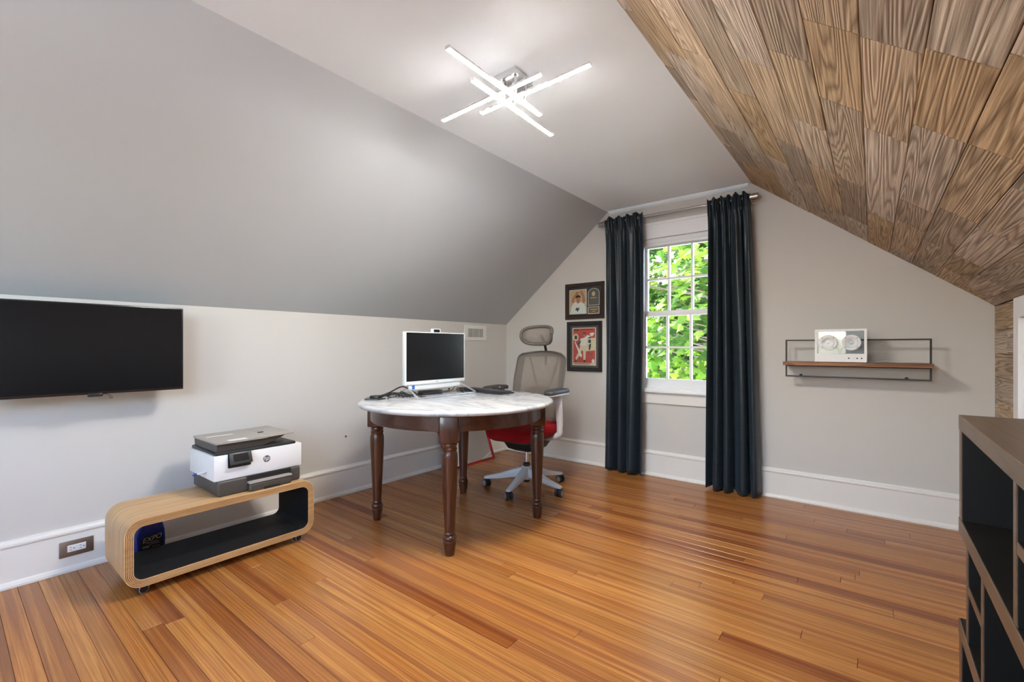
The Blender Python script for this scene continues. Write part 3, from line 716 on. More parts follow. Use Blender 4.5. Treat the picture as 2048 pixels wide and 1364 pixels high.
# ---- wall outlet in the baseboard
ou = thing('wall_outlet', 'brushed bronze outlet plate with white socket on the baseboard', 'outlet', (XL + 0.0185, 0.4265, 0.112))
bm = NB(); add_box(bm, (0, -0.0625, -0.038), (0.006, 0.0625, 0.038), 0, 0.003, 2); obj('cover_plate', bm, 'bronze_plate', ou)
bm = NB(); add_box(bm, (0.004, -0.034, -0.0165), (0.0085, 0.034, 0.0165), 0, 0.0015); so = obj('receptacle', bm, 'white_plastic', ou)
for sy in (-0.018, 0.018):
    for dy, dz, w, h in ((-0.004, 0.006, 0.008, 0.0022), (-0.004, -0.006, 0.0065, 0.0022), (0.008, 0, 0.0042, 0.0045)):
        bm = NB(); add_box(bm, (0.0084, sy + dy - w / 2, dz - h / 2), (0.0088, sy + dy + w / 2, dz + h / 2)); obj('slot', bm, 'black_plastic', so, smooth=False)
bm = NB(); add_lathe(bm, [(0.006, 0.0), (0.006, 0.004), (0.004, 0.006)], 12, 0, Matrix.Translation((XL, 1.905, 0.428)) @ Matrix.Rotation(PI / 2, 4, 'Y')); obj('wall_plug', bm, 'black_plastic', wall_left)

# ---- air vent
vt = thing('air_vent', 'white metal air register high on the left wall', 'vent', (XL, 3.33, 1.24))
bm = NB(); add_plate_with_hole(bm, [(-0.156, -0.075), (0.156, -0.075), (0.156, 0.075), (-0.156, 0.075)], [[(-0.112, -0.042), (0.112, -0.042), (0.112, 0.042), (-0.112, 0.042)]], 0.0005, 0.007, 0); obj('frame', bm, 'trim_paint', vt, smooth=False)
bm = NB(); add_box(bm, (0.0005, -0.113, -0.043), (0.0012, 0.113, 0.043)); obj('duct', bm, 'black_plastic', vt, smooth=False)
for i in range(14):
    yv = -0.1045 + i * 0.0161
    bm = NB(); add_box(bm, (-0.0040, -0.0021, -0.042), (0.0035, 0.0021, 0.042)); s = obj('slat', bm, 'trim_paint', vt, (0.0062, yv, 0), (0, 0, math.radians(-25)), smooth=False)

# ---- all-in-one computer
MY = 2.13; MX = -2.345
pc = thing('desktop_computer', 'white all-in-one computer on silver stand on the marble table', 'computer', (MX, MY, 0.7725), 0)
bm = NB(); add_box(bm, (-0.030, -0.272, 0.081), (0.0, 0.272, 0.427), 0, 0.004, 2); obj('housing', bm, 'white_plastic', pc)
bm = NB(); add_box(bm, (-0.002, -0.262, 0.104), (0.0012, 0.262, 0.422)); obj('screen', bm, 'screen_glass', pc, smooth=False)
bm = NB(); add_box(bm, (-0.028, -0.235, 0.046), (-0.010, 0.235, 0.0815), 0, 0.003, 2); sp = obj('speaker_bar', bm, 'white_plastic', pc)
for r in range(3):
    bm = NB()
    for k in range(46):
        yk = -0.17 + k * 0.007 + (r % 2) * 0.0035; zk = 0.056 + r * 0.007
        add_box(bm, (-0.0101, yk - 0.0013, zk - 0.0013), (-0.0097, yk + 0.0013, zk + 0.0013))
    obj('speaker_grille', bm, 'label_grey', sp, smooth=False, kind='stuff')
bm = NB(); add_box(bm, (-0.0099, -0.208, 0.050), (-0.0092, -0.186, 0.076)); obj('blue_sticker', bm, 'sticker_blue', sp, smooth=False)
bm = NB(); add_box(bm, (0.0, -0.008, 0.090), (0.0005, 0.008, 0.095)); obj('maker_mark', bm, 'label_grey', pc, smooth=False)
bm = NB(); add_box(bm, (-0.026, -0.036, 0.4265), (-0.002, 0.036, 0.452), 0, 0.004, 2); wc = obj('webcam', bm, 'white_plastic', pc)
bm = NB(); add_box(bm, (-0.0025, -0.027, 0.428), (-0.0012, 0.027, 0.448)); obj('camera_window', bm, 'screen_glass', wc, smooth=False)
def stand(xf, y0, y1, r):
    return [(-0.020, y0 + 0.03, 0.070), (xf * 0.25 - 0.016, y0 + 0.022, 0.055), (xf * 0.92, y0 + 0.002, 0.012), (xf, y0 + 0.006, 0.0065), (xf, y0 + 0.02, 0.0055), (xf, y1 - 0.02, 0.0055), (xf, y1 - 0.006, 0.0065), (xf * 0.92, y1 - 0.002, 0.012), (xf * 0.25 - 0.016, y1 - 0.022, 0.055), (-0.020, y1 - 0.03, 0.070)]
bm = NB(); add_tube(bm, stand(0.12, -0.27, 0.262, 0.005), 0.0055, 8); obj('front_stand', bm, 'silver', pc)
bm = NB(); add_tube(bm, stand(-0.12, -0.262, 0.255, 0.005), 0.0055, 8); obj('rear_stand', bm, 'silver', pc)

# ---- keyboard, mouse and cables on the table
kb = thing('keyboard', 'black computer keyboard lying on the far side of the marble table', 'keyboard', (-2.205, 2.475, 0.7725), -7)
bm = NB(); grid_faces(bm, [[Vector((x, y_, z)) for y_, z in ((-0.068, 0.002), (0.068, 0.002), (0.068, 0.012), (0.03, 0.014), (-0.068, 0.022))] for x in (-0.222, 0.222)], 0, True, True); obj('body', bm, 'black_plastic', kb, smooth=False)
bm = NB()
for r in range(6):
    n = 17
    for k in range(n):
        if r == 0 and 4 <= k <= 8 and k != 6: continue
        x0 = -0.212 + k * 0.0250; w = 0.021
        if r == 0 and k == 6: x0 -= 0.05; w = 0.12
        yk = 0.052 - r * 0.0205
        zz = 0.0135 + (0.052 - yk) * 0.068
        add_box(bm, (x0, yk - 0.0085, zz), (min(x0 + w, 0.213), yk + 0.0085, zz + 0.006))
obj('keys', bm, 'chair_dark', kb, smooth=False, kind='stuff')
for sx in (-0.18, 0.18):
    bm = NB(); add_box(bm, (sx - 0.02, -0.05, 0.0), (sx + 0.02, -0.04, 0.0045)); obj('foot', bm, 'dark_rubber', kb, smooth=False)
ms = thing('computer_mouse', 'dark computer mouse beside the keyboard on the marble table', 'mouse', (-2.17, 2.60, 0.7725), -60)
bm = NB()
rows = []
for k in range(9):
    t = k / 8; xx = -0.055 + 0.11 * t; hh = 0.036 * math.sin(PI * (0.12 + 0.80 * t)) ** 0.7; ww = 0.031 * (1 - 0.25 * abs(t - 0.45)) * (0.55 if k in (0, 8) else 1)
    rows.append([Vector((xx, ww * math.cos(a), max(0, hh * math.sin(a)))) for a in [PI * i / 10 for i in range(11)]])
grid_faces(bm, rows, 0, True, True); obj('shell', bm, 'black_plastic', ms, angle=60)
bm = NB(); add_lathe(bm, [(0.006, -0.003), (0.007, 0), (0.006, 0.003)], 12, 0, Matrix.Translation((0.028, 0, 0.028)) @ Matrix.Rotation(PI / 2, 4, 'X')); obj('scroll_wheel', bm, 'silver', ms)
def squiggle(p0, p1, n, amp, z0, hump):
    pts = []
    for k in range(n + 1):
        t = k / n; p = Vector(p0).lerp(Vector(p1), t)
        pts.append((p.x + random.uniform(-amp, amp), p.y + random.uniform(-amp, amp), z0 + hump * math.sin(PI * t) * random.uniform(0.4, 1)))
    return pts
def smooth_path(pts, sub=5):
    P = [Vector(p) for p in pts]; out = []
    for i in range(len(P) - 1):
        a, b, c, d = P[max(i - 1, 0)], P[i], P[i + 1], P[min(i + 2, len(P) - 1)]
        for s in range(sub):
            t = s / sub
            out.append(0.5 * ((2 * b) + (c - a) * t + (2 * a - 5 * b + 4 * c - d) * t * t + (3 * b - a - 3 * c + d) * t * t * t))
    out.append(P[-1]); return out
pb = thing('power_adapter', 'black power adapter lying under the white computer', 'adapter', (-2.40, 2.12, 0.7725), 82)
bm = NB(); add_box(bm, (-0.085, -0.030, 0), (0.085, 0.030, 0.030), 0, 0.006, 2); obj('brick', bm, 'black_plastic', pb)
bm = NB(); add_tube(bm, smooth_path([(0.085, 0, 0.014), (0.12, -0.01, 0.012), (0.15, -0.005, 0.018), (0.17, 0.01, 0.03), (0.165, 0.02, 0.026)]), 0.003, 8); obj('cord', bm, 'black_plastic', pb)
bm = NB(); add_tube(bm, smooth_path([(-0.085, 0, 0.014), (-0.13, 0.02, 0.006), (-0.17, -0.03, 0.004), (-0.21, 0.0, 0.004)]), 0.003, 8); obj('cord', bm, 'black_plastic', pb)
cb_ = thing('cable_bundle', 'tangle of black cables beside the near end of the computer stand', 'cables', (-2.43, 1.83, 0.7725))
random.seed(21)
for i in range(7):
    a = (random.uniform(-0.06, 0.06), random.uniform(-0.16, -0.03), 0); b = (random.uniform(-0.03, 0.16), random.uniform(0.03, 0.16), 0)
    bm = NB(); add_tube(bm, smooth_path(squiggle(a, b, 4, 0.035, 0.005, 0.035)), 0.0035, 7); obj('cable', bm, 'black_plastic', cb_)
bm = NB(); add_tube(bm, smooth_path([(-0.06, -0.06, 0.01), (-0.01, -0.02, 0.035), (0.05, 0.03, 0.072), (0.10, 0.06, 0.05), (0.16, 0.09, 0.012), (0.165, 0.13, 0.006)]), 0.0045, 8); obj('cable', bm, 'black_plastic', cb_)
bm = NB(); add_box(bm, (-0.03, -0.03, 0.0), (0.03, 0.03, 0.022), 0, 0.006, 2, Matrix.Translation((-0.03, -0.11, 0)) @ Matrix.Rotation(0.5, 4, 'Z')); obj('plug', bm, 'black_plastic', cb_)
bm = NB(); add_prism(bm, [(-0.09, -0.14), (-0.02, -0.20), (0.05, -0.15), (0.03, -0.08), (-0.06, -0.07)], 0.0, 0.006, 2); obj('plug_pouch', bm, 'black_plastic', cb_, smooth=False)
cf = thing('cable_coil', 'small black coiled cable behind the far foot of the computer stand', 'cable', (-2.335, 2.345, 0.7725))
bm = NB(); add_tube(bm, smooth_path([(0.03 * math.cos(t * 1.3) * (1 + 0.3 * math.sin(t)), 0.022 * math.sin(t * 1.3), 0.004 + 0.0023 * t) for t in range(14)], 3), 0.0038, 7); obj('cable', bm, 'black_plastic', cf)

# ---- office chair
ch = thing('office_chair', 'ergonomic mesh office chair with red seat and white base behind the table', 'chair', (-2.12, 2.86, 0), 3)
bm = NB(); add_lathe(bm, [(0.030, 0.070), (0.046, 0.075), (0.050, 0.105), (0.044, 0.155), (0.034, 0.172), (0.022, 0.174)], 24); base = obj('base_hub', bm, 'chair_white', ch)
for a_d in (208, 280, 352, 64, 136):
    a = math.radians(a_d); ca, sa = math.cos(a), math.sin(a); si = Vector((-sa, ca, 0)); dr = Vector((ca, sa, 0))
    rows = []
    for r, zt, zb, w in ((0.028, 0.166, 0.095, 0.030), (0.12, 0.140, 0.085, 0.026), (0.22, 0.104, 0.070, 0.023), (0.31, 0.084, 0.062, 0.020), (0.335, 0.078, 0.064, 0.016)):
        rows.append([dr * r + si * w * 0.75 + Vector((0, 0, zt)), dr * r + si * w + Vector((0, 0, zt - 0.012)), dr * r + si * w * 0.8 + Vector((0, 0, zb)), dr * r - si * w * 0.8 + Vector((0, 0, zb)), dr * r - si * w + Vector((0, 0, zt - 0.012)), dr * r - si * w * 0.75 + Vector((0, 0, zt))])
    bm = NB(); grid_faces(bm, rows, 0, True, True); obj('base_leg', bm, 'chair_white', ch, angle=40)
    p = dr * 0.318; yaw = a + random.uniform(-0.9, 0.9) + PI / 2
    bm = NB(); add_tube(bm, [p + Vector((0, 0, 0.066)), p + Vector((0, 0, 0.036))], 0.009, 10)
    add_box(bm, (-0.012, -0.010, 0.030), (0.012, 0.010, 0.060), 0, 0.004, 1, Matrix.Translation(p) @ Matrix.Rotation(yaw, 4, 'Z')); ca_ = obj('caster', bm, 'black_plastic', ch)
    for s in (-1, 1):
        R = Matrix.Translation(p) @ Matrix.Rotation(yaw, 4, 'Z') @ Matrix.Translation((0, 0, 0.0295)) @ Matrix.Rotation(s * PI / 2, 4, 'X')
        bm = NB(); add_lathe(bm, [(0.015, 0.006), (0.028, 0.007), (0.0295, 0.012), (0.0295, 0.021), (0.027, 0.025), (0.021, 0.026)], 22, 0, R); wh = obj('wheel', bm, 'dark_rubber', ca_)
        bm = NB(); add_lathe(bm, [(0.0212, 0.0245), (0.0212, 0.0268), (0.018, 0.0276)], 22, 0, R); obj('wheel_cap', bm, 'caster_grey', ca_)
bm = NB(); add_lathe(bm, [(0.024, 0.050), (0.024, 0.168), (0.027, 0.175), (0.027, 0.196), (0.020, 0.205)], 18); obj('lift_column', bm, 'black_plastic', ch)
bm = NB(); add_lathe(bm, [(0.014, 0.20), (0.014, 0.335)], 16); obj('gas_spring', bm, 'chrome', ch)
bm = NB(); grid_faces(bm, [[Vector((x * sx, y_ * sy, z)) for x, y_ in rrect(-0.12, -0.13, 0.12, 0.15, 0.03, 4)] for z, sx, sy in ((0.300, 0.60, 0.6), (0.318, 0.95, 0.85), (0.36, 1.15, 1), (0.415, 1.2, 1.1))], 0, True, True); mech = obj('mechanism', bm, 'black_plastic', ch)
bm = NB(); add_tube(bm, [(-0.11, -0.03, 0.385), (-0.19, -0.05, 0.385)], 0.007, 8); add_box(bm, (-0.25, -0.075, 0.375), (-0.17, -0.035, 0.392), 0, 0.006, 2); obj('lever', bm, 'black_plastic', mech)
bm = NB(); add_tube(bm, [(0.11, -0.04, 0.375), (0.19, -0.05, 0.372)], [0.007, 0.009], 8); obj('lever', bm, 'black_plastic', mech)
def seat_level(z, k, dome=0.0):
    out = []
    for x, y_ in rrect(-0.25, -0.27, 0.25, 0.22, 0.11, 8):
        xx, yy = x * k, -0.025 + (y_ + 0.025) * k
        f = max(0.0, (-yy - 0.12) / 0.15)
        out.append(Vector((xx, yy, z - 0.030 * f * f - 0.012 * (1 - (xx / 0.25) ** 2))))
    return out
bm = NB(); grid_faces(bm, [seat_level(z, k) for z, k in ((0.418, 0.78), (0.424, 0.90), (0.440, 0.965))], 0, True, True); obj('seat_pan', bm, 'black_plastic', ch)
bm = NB(); grid_faces(bm, [seat_level(z, k) for z, k in ((0.436, 0.93), (0.444, 0.985), (0.468, 1.0), (0.494, 0.995), (0.512, 0.96), (0.521, 0.88), (0.524, 0.6), (0.524, 0.2))], 0, True, True); obj('seat', bm, 'red_fabric', ch, angle=60)
def back_pt(s, t, off=0.0):
    w = 0.195 + 0.035 * math.sin(PI * min(1, t * 0.75)) + 0.004
    if t > 0.90: w *= 1 - 0.16 * ((t - 0.90) / 0.10) ** 2.5
    if t < 0.08: w *= 1 - 0.22 * ((0.08 - t) / 0.08) ** 2
    zz = 0.500 + 0.563 * t - (0.018 * s * s if t > 0.8 else 0.0) * max(0, (t - 0.8) / 0.2)
    yy = 0.185 + 0.085 * t - 0.035 * math.sin(PI * min(1, t * 1.25)) * (1 - 0.3 * s * s) * 0.9 - 0.052 * s * s
    return Vector((s * w, yy + off, zz))
bm = NB(); grid_faces(bm, [[back_pt(-1 + 2 * i / 24, t / 28) for i in range(25)] for t in range(29)]); bm.faces.ensure_lookup_table()
for k, f in enumerate(bm.faces):
    i, t_ = k % 24, k // 24
    f.material_index = 1 if (i < 3 or i > 20 or t_ > 25 or t_ < 2) else 0
back = obj('backrest_mesh', bm, ['chair_mesh', 'chair_mesh_dense'], ch, angle=80)
ring = [back_pt(-1, t / 24) for t in range(25)] + [back_pt(-1 + 2 * i / 20, 1) for i in range(1, 20)] + [back_pt(1, t / 24) for t in range(24, -1, -1)] + [back_pt(1 - 2 * i / 20, 0) for i in range(1, 20)]
bm = NB(); add_tube(bm, ring + [ring[0]], 0.0065, 8); obj('backrest_frame', bm, 'chair_rim', ch, angle=60)
for s in (-1, 1):
    bm = NB(); add_tube(bm, smooth_path([back_pt(s * 0.62, 0.93, 0.014), back_pt(s * 0.45, 0.72, 0.03), back_pt(s * 0.22, 0.45, 0.05), (s * 0.02, 0.262, 0.66)]), 0.012, 8, 0, True, 0.7); obj('back_strut', bm, 'chair_rim', ch)
bm = NB(); add_tube(bm, smooth_path([(0, 0.262, 0.68), (0, 0.275, 0.56), (0, 0.24, 0.44), (0, 0.13, 0.385)]), [0.022] * 16, 10, 0, True, 0.7); obj('back_support', bm, 'chair_dark', ch)
bm = NB(); grid_faces(bm, [[back_pt(-0.62 + 1.24 * i / 16, tt, 0.012 + 0.01 * k) + Vector((0, 0, 0.035 * (1 - ((i - 8) / 8) ** 2))) for i in range(17)] for tt, k in ((0.28, 0), (0.44, 0), (0.44, 1), (0.28, 1), (0.28, 0))]); obj('lumbar_pad', bm, 'chair_dark', ch)
def head_pt(s, t):
    return Vector((s * (0.155 - 0.012 * (1 - t)), 0.205 - 0.055 * s * s - 0.02 * math.sin(PI * t) + 0.012 * (t - 0.5), 1.120 + 0.150 * t - 0.012 * s * s * (1 if t > 0.5 else -0.6)))
def sup(n=40, k=1.0):
    out = []
    for i in range(n):
        a = 2 * PI * i / n; c_, s_ = math.cos(a), math.sin(a)
        out.append(head_pt(k * math.copysign(abs(c_) ** 0.5, c_), 0.5 + 0.5 * k * math.copysign(abs(s_) ** 0.5, s_)))
    return out
bm = NB(); rg = sup(40, 0.97)
grid_faces(bm, [sup(40, 0.97), sup(40, 0.74), sup(40, 0.45), sup(40, 0.2)], 0, True); f = bm.faces.new([v for v in bm.verts][-40:])
bm.faces.ensure_lookup_table()
for k in range(40): bm.faces[k].material_index = 1
obj('headrest_mesh', bm, ['chair_mesh', 'chair_mesh_dense'], ch, angle=80)
bm = NB(); add_tube(bm, rg + [rg[0]], 0.013, 8); obj('headrest_frame', bm, 'chair_rim', ch, angle=60)
bm = NB(); add_tube(bm, smooth_path([(0, 0.285, 0.95), (0, 0.292, 1.06), (0, 0.262, 1.14), (0, 0.215, 1.19)]), 0.015, 8, 0, True, 0.6); obj('headrest_stem', bm, 'black_plastic', ch)
for s in (-1, 1):
    bm = NB(); add_tube(bm, smooth_path([(s * 0.10, 0.03, 0.405), (s * 0.20, 0.03, 0.412), (s * 0.275, 0.02, 0.440), (s * 0.288, 0.015, 0.50), (s * 0.288, 0.01, 0.565)]), [0.020] * 16 + [0.021] * 5, 12, 0, True, 1.25); am = obj('arm_bracket', bm, 'chair_white', ch)
    bm = NB(); add_tube(bm, [(s * 0.288, 0.012, 0.545), (s * 0.288, -0.01, 0.74)], [0.0235, 0.027], 12, 0, True, 1.2); obj('arm_post', bm, 'chair_white', ch)
    bm = NB(); grid_faces(bm, [[Vector((s * 0.285 + x, y_, z)) for x, y_ in rrect(-0.045 * k, -0.155 * k, 0.045 * k, 0.115 * k, 0.035 * k, 5)] for z, k in ((0.738, 0.85), (0.745, 1.0), (0.757, 1.0))], 0, True, True); obj('arm_tray', bm, 'chair_white', ch)
    bm = NB(); grid_faces(bm, [[Vector((s * 0.285 + x, y_ - 0.01, z + 0.010 * math.cos(PI * y_ / 0.3))) for x, y_ in rrect(-0.046 * k, -0.150 * k, 0.046 * k, 0.120 * k, 0.035 * k, 5)] for z, k in ((0.750, 0.98), (0.765, 1.02), (0.778, 0.98), (0.782, 0.8), (0.783, 0.3))], 0, True, True); obj('arm_pad', bm, 'chair_dark', ch, angle=60)

# ---- red framed mirror leaning on the left wall
mr = thing('mirror', 'red framed mirror leaning against the left wall behind the table', 'mirror', (-2.930, 3.115, 0.0))
mr.rotation_euler = (0, -math.radians(20.5), 0)
MW, MH = 0.315, 0.440
bm = NB(); add_plate_with_hole(bm, [(-MW, 0), (MW, 0), (MW, MH), (-MW, MH)], [[(-MW + 0.022, 0.022), (MW - 0.022, 0.022), (MW - 0.022, MH - 0.022), (-MW + 0.022, MH - 0.022)]], -0.020, 0.0, 0); obj('frame', bm, 'red_frame', mr, smooth=False)
bm = NB(); add_box(bm, (-0.014, -MW + 0.0215, 0.0215), (-0.008, MW - 0.0215, MH - 0.0215)); obj('glass', bm, 'mirror_glass', mr, smooth=False)

# ---- framed pictures
def flat(bm, pts, y, mi): 
    f = bm.faces.new([bm.verts.new((p[0], y, p[1])) for p in pts]); f.material_index = mi
def ell(cx, cz, rx, rz, n=20, a0=0, a1=360): return [(cx + rx * math.cos(math.radians(a0 + (a1 - a0) * i / n)), cz + rz * math.sin(math.radians(a0 + (a1 - a0) * i / n))) for i in range(n + (0 if a1 - a0 == 360 else 1))]
def picture(label, x0, x1, z0, z1, fw, fmat, mat):
    t = thing('framed_picture', label, 'picture', ((x0 + x1) / 2, YE, z0))
    w = (x1 - x0) / 2; h = z1 - z0
    rows = []
    for i, d in ((0, 0.0), (0, -0.018), (0.004, -0.022), (fw - 0.006, -0.020), (fw, -0.014), (fw, -0.004)):
        rows.append([Vector((-w + i, d, i)), Vector((w - i, d, i)), Vector((w - i, d, h - i)), Vector((-w + i, d, h - i))])
    bm = NB(); grid_faces(bm, rows, 0, True); bm.faces.new([v for v in bm.verts][:4]); obj('frame', bm, fmat, t, smooth=False)
    bm = NB(); add_box(bm, (-w + fw - 0.002, -0.006, fw - 0.002), (w - fw + 0.002, -0.003, h - fw + 0.002)); obj('mat_board', bm, mat, t, smooth=False)
    bm = NB(); add_box(bm, (-w + fw - 0.001, -0.0115, fw - 0.001), (w - fw + 0.001, -0.010, h - fw + 0.001)); obj('glazing', bm, 'glass', t, smooth=False)
    def P(u, v): return (-w + u * 2 * w, h - v * h)
    return t, P
PM = ['print_tan', 'print_skin', 'print_white', 'print_navy', 'print_red', 'print_cream', 'print_grey', 'print_bronze', 'print_gold']
t, P = picture('brown framed sports photograph with plaque above the red poster', -2.351, -1.936, 1.366, 1.708, 0.036, 'picture_frame_brown', 'mat_black')
def rect(u0, v0, u1, v1, P): return [P(u0, v0), P(u1, v0), P(u1, v1), P(u0, v1)]
bm = NB(); flat(bm, rect(0.10, 0.17, 0.555, 0.855, P), -0.0065, 2); flat(bm, rect(0.115, 0.185, 0.54, 0.84, P), -0.0067, 0)
flat(bm, [P(*q) for q in ((0.13, 0.84), (0.15, 0.66), (0.21, 0.54), (0.30, 0.49), (0.40, 0.52), (0.50, 0.58), (0.53, 0.70), (0.53, 0.84))], -0.0069, 2)      # white jersey
flat(bm, [P(*q) for q in ((0.19, 0.56), (0.155, 0.46), (0.30, 0.22), (0.36, 0.24), (0.34, 0.30), (0.225, 0.46), (0.25, 0.50))], -0.0070, 1)          # raised arms
flat(bm, [P(*q) for q in ((0.47, 0.57), (0.53, 0.50), (0.50, 0.34), (0.44, 0.21), (0.38, 0.20), (0.39, 0.27), (0.44, 0.36), (0.45, 0.50))], -0.0070, 1)
flat(bm, ell(P(0.335, 0)[0], P(0, 0.455)[1], 0.022, 0.036), -0.0072, 1)                                                                               # face
flat(bm, [P(*q) for q in ((0.265, 0.41), (0.28, 0.35), (0.335, 0.325), (0.395, 0.345), (0.405, 0.40), (0.33, 0.385))], -0.0074, 3)                    # cap
flat(bm, [P(*q) for q in ((0.25, 0.74), (0.30, 0.67), (0.34, 0.70), (0.37, 0.64), (0.36, 0.72), (0.31, 0.80), (0.30, 0.74))], -0.0074, 3)             # chest lettering
obj('photo_print', bm, PM, t, smooth=False)
bm = NB()
for k, (mi, e) in enumerate(((2, 0.0), (6, 0.012))):
    x0, zb = P(0.59 + e, 0.635 - e * 1.1); x1, zt = P(0.88 - e, 0.30); cx = (x0 + x1) / 2
    flat(bm, [(x0, zb), (x1, zb)] + ell(cx, zt, (x1 - x0) / 2, 0.047 - e * 0.3, 14, 0, 180), -0.0065 - 0.0002 * k, mi)
flat(bm, ell(P(0.73, 0)[0], P(0, 0.32)[1], 0.018, 0.022), -0.0069, 8)
flat(bm, rect(0.65, 0.42, 0.81, 0.44, P), -0.0069, 8); flat(bm, rect(0.64, 0.47, 0.82, 0.485, P), -0.0069, 7); flat(bm, rect(0.64, 0.52, 0.82, 0.535, P), -0.0069, 7)
obj('plaque_print', bm, PM, t, smooth=False)
bm = NB(); flat(bm, rect(0.585, 0.67, 0.875, 0.865, P), -0.0065, 2); flat(bm, rect(0.60, 0.685, 0.86, 0.85, P), -0.0067, 7); flat(bm, rect(0.64, 0.735, 0.83, 0.755, P), -0.0069, 8); flat(bm, rect(0.69, 0.79, 0.78, 0.805, P), -0.0069, 8)
obj('name_plate', bm, PM, t, smooth=False)
t, P = picture('black framed red baseball poster hung below the brown frame', -2.332, -1.960, 0.870, 1.343, 0.034, 'picture_frame_black', 'mat_charcoal')
bm = NB(); flat(bm, rect(0.15, 0.125, 0.835, 0.885, P), -0.0065, 5); flat(bm, rect(0.175, 0.142, 0.81, 0.832, P), -0.0067, 4)
flat(bm, [P(*q) for q in ((0.55, 0.34), (0.81, 0.33), (0.81, 0.58), (0.53, 0.60))], -0.0069, 5)
flat(bm, ell(P(0.255, 0)[0], P(0, 0.32)[1], 0.030, 0.036), -0.0069, 5); flat(bm, ell(P(0.255, 0)[0], P(0, 0.32)[1], 0.016, 0.020), -0.0071, 3)
flat(bm, [P(*q) for q in ((0.66, 0.235), (0.78, 0.225), (0.78, 0.265), (0.72, 0.305), (0.665, 0.275))], -0.0069, 2)
flat(bm, [P(*q) for q in ((0.20, 0.155), (0.34, 0.155), (0.34, 0.185), (0.20, 0.185))], -0.0069, 3); flat(bm, rect(0.38, 0.157, 0.75, 0.172, P), -0.0069, 3)
flat(bm, [P(*q) for q in ((0.33, 0.42), (0.40, 0.345), (0.50, 0.325), (0.60, 0.27), (0.69, 0.30), (0.66, 0.34), (0.57, 0.36), (0.565, 0.46), (0.53, 0.50), (0.40, 0.50))], -0.0071, 2)   # shirt
flat(bm, [P(*q) for q in ((0.385, 0.49), (0.53, 0.49), (0.55, 0.60), (0.535, 0.77), (0.475, 0.77), (0.47, 0.60), (0.43, 0.58), (0.35, 0.70), (0.27, 0.78), (0.24, 0.74), (0.34, 0.60))], -0.0071, 5)   # trousers
flat(bm, ell(P(0.505, 0)[0], P(0, 0.265)[1], 0.012, 0.017), -0.0073, 1); flat(bm, [P(*q) for q in ((0.46, 0.255), (0.475, 0.225), (0.53, 0.215), (0.555, 0.24), (0.55, 0.255))], -0.0075, 3)
flat(bm, [P(*q) for q in ((0.30, 0.46), (0.37, 0.38), (0.41, 0.385), (0.38, 0.45), (0.33, 0.48))], -0.0073, 3); flat(bm, [P(*q) for q in ((0.60, 0.33), (0.68, 0.305), (0.70, 0.33), (0.63, 0.345))], -0.0073, 3)
flat(bm, [P(*q) for q in ((0.215, 0.405), (0.235, 0.40), (0.44, 0.68), (0.42, 0.72), (0.375, 0.705))], -0.0075, 2)
flat(bm, [P(*q) for q in ((0.235, 0.785), (0.275, 0.775), (0.265, 0.82), (0.225, 0.83))], -0.0073, 3); flat(bm, [P(*q) for q in ((0.48, 0.775), (0.535, 0.775), (0.53, 0.825), (0.49, 0.825))], -0.0073, 3)
flat(bm, ell(P(0.655, 0)[0], P(0, 0.40)[1], 0.016, 0.018), -0.0073, 3); flat(bm, [P(*q) for q in ((0.63, 0.47), (0.70, 0.44), (0.69, 0.52), (0.66, 0.58), (0.63, 0.57))], -0.0073, 3)
flat(bm, rect(0.60, 0.635, 0.74, 0.65, P), -0.0069, 6); flat(bm, rect(0.60, 0.665, 0.74, 0.68, P), -0.0069, 6)
flat(bm, ell(P(0.755, 0)[0], P(0, 0.795)[1], 0.016, 0.02), -0.0069, 2); flat(bm, rect(0.19, 0.845, 0.66, 0.86, P), -0.0069, 7)
obj('poster_print', bm, PM, t, smooth=False)

# ---- curtain rod and curtains
rod = thing('curtain_rod', 'brushed nickel curtain rod above the window', 'curtain rod', (-1.30, 3.72, 2.205))
bm = NB(); add_tube(bm, [(-0.60, 0, 0), (-0.02, 0, 0)], 0.0135, 16); obj('outer_rod', bm, 'nickel', rod)
bm = NB(); add_tube(bm, [(-0.04, 0, 0), (0.61, 0, 0)], 0.0115, 16); obj('inner_rod', bm, 'nickel', rod)
for x0, x1 in ((-0.645, -0.575), (0.59, 0.648)):
    bm = NB(); add_lathe(bm, [(0.013, x0), (0.0215, x0 + 0.001), (0.0235, x0 + 0.003), (0.0235, x1 - 0.003), (0.0215, x1 - 0.001), (0.012, x1)], 20, 0, Matrix.Rotation(PI / 2, 4, 'Y')); obj('finial', bm, 'nickel', rod)
for x in (-0.565, 0.585):
    bm = NB(); add_tube(bm, [(x, 0.0, -0.016), (x, 0.09, -0.016), (x, 0.0985, -0.016)], [0.007, 0.007, 0.018], 10); obj('bracket', bm, 'nickel', rod)
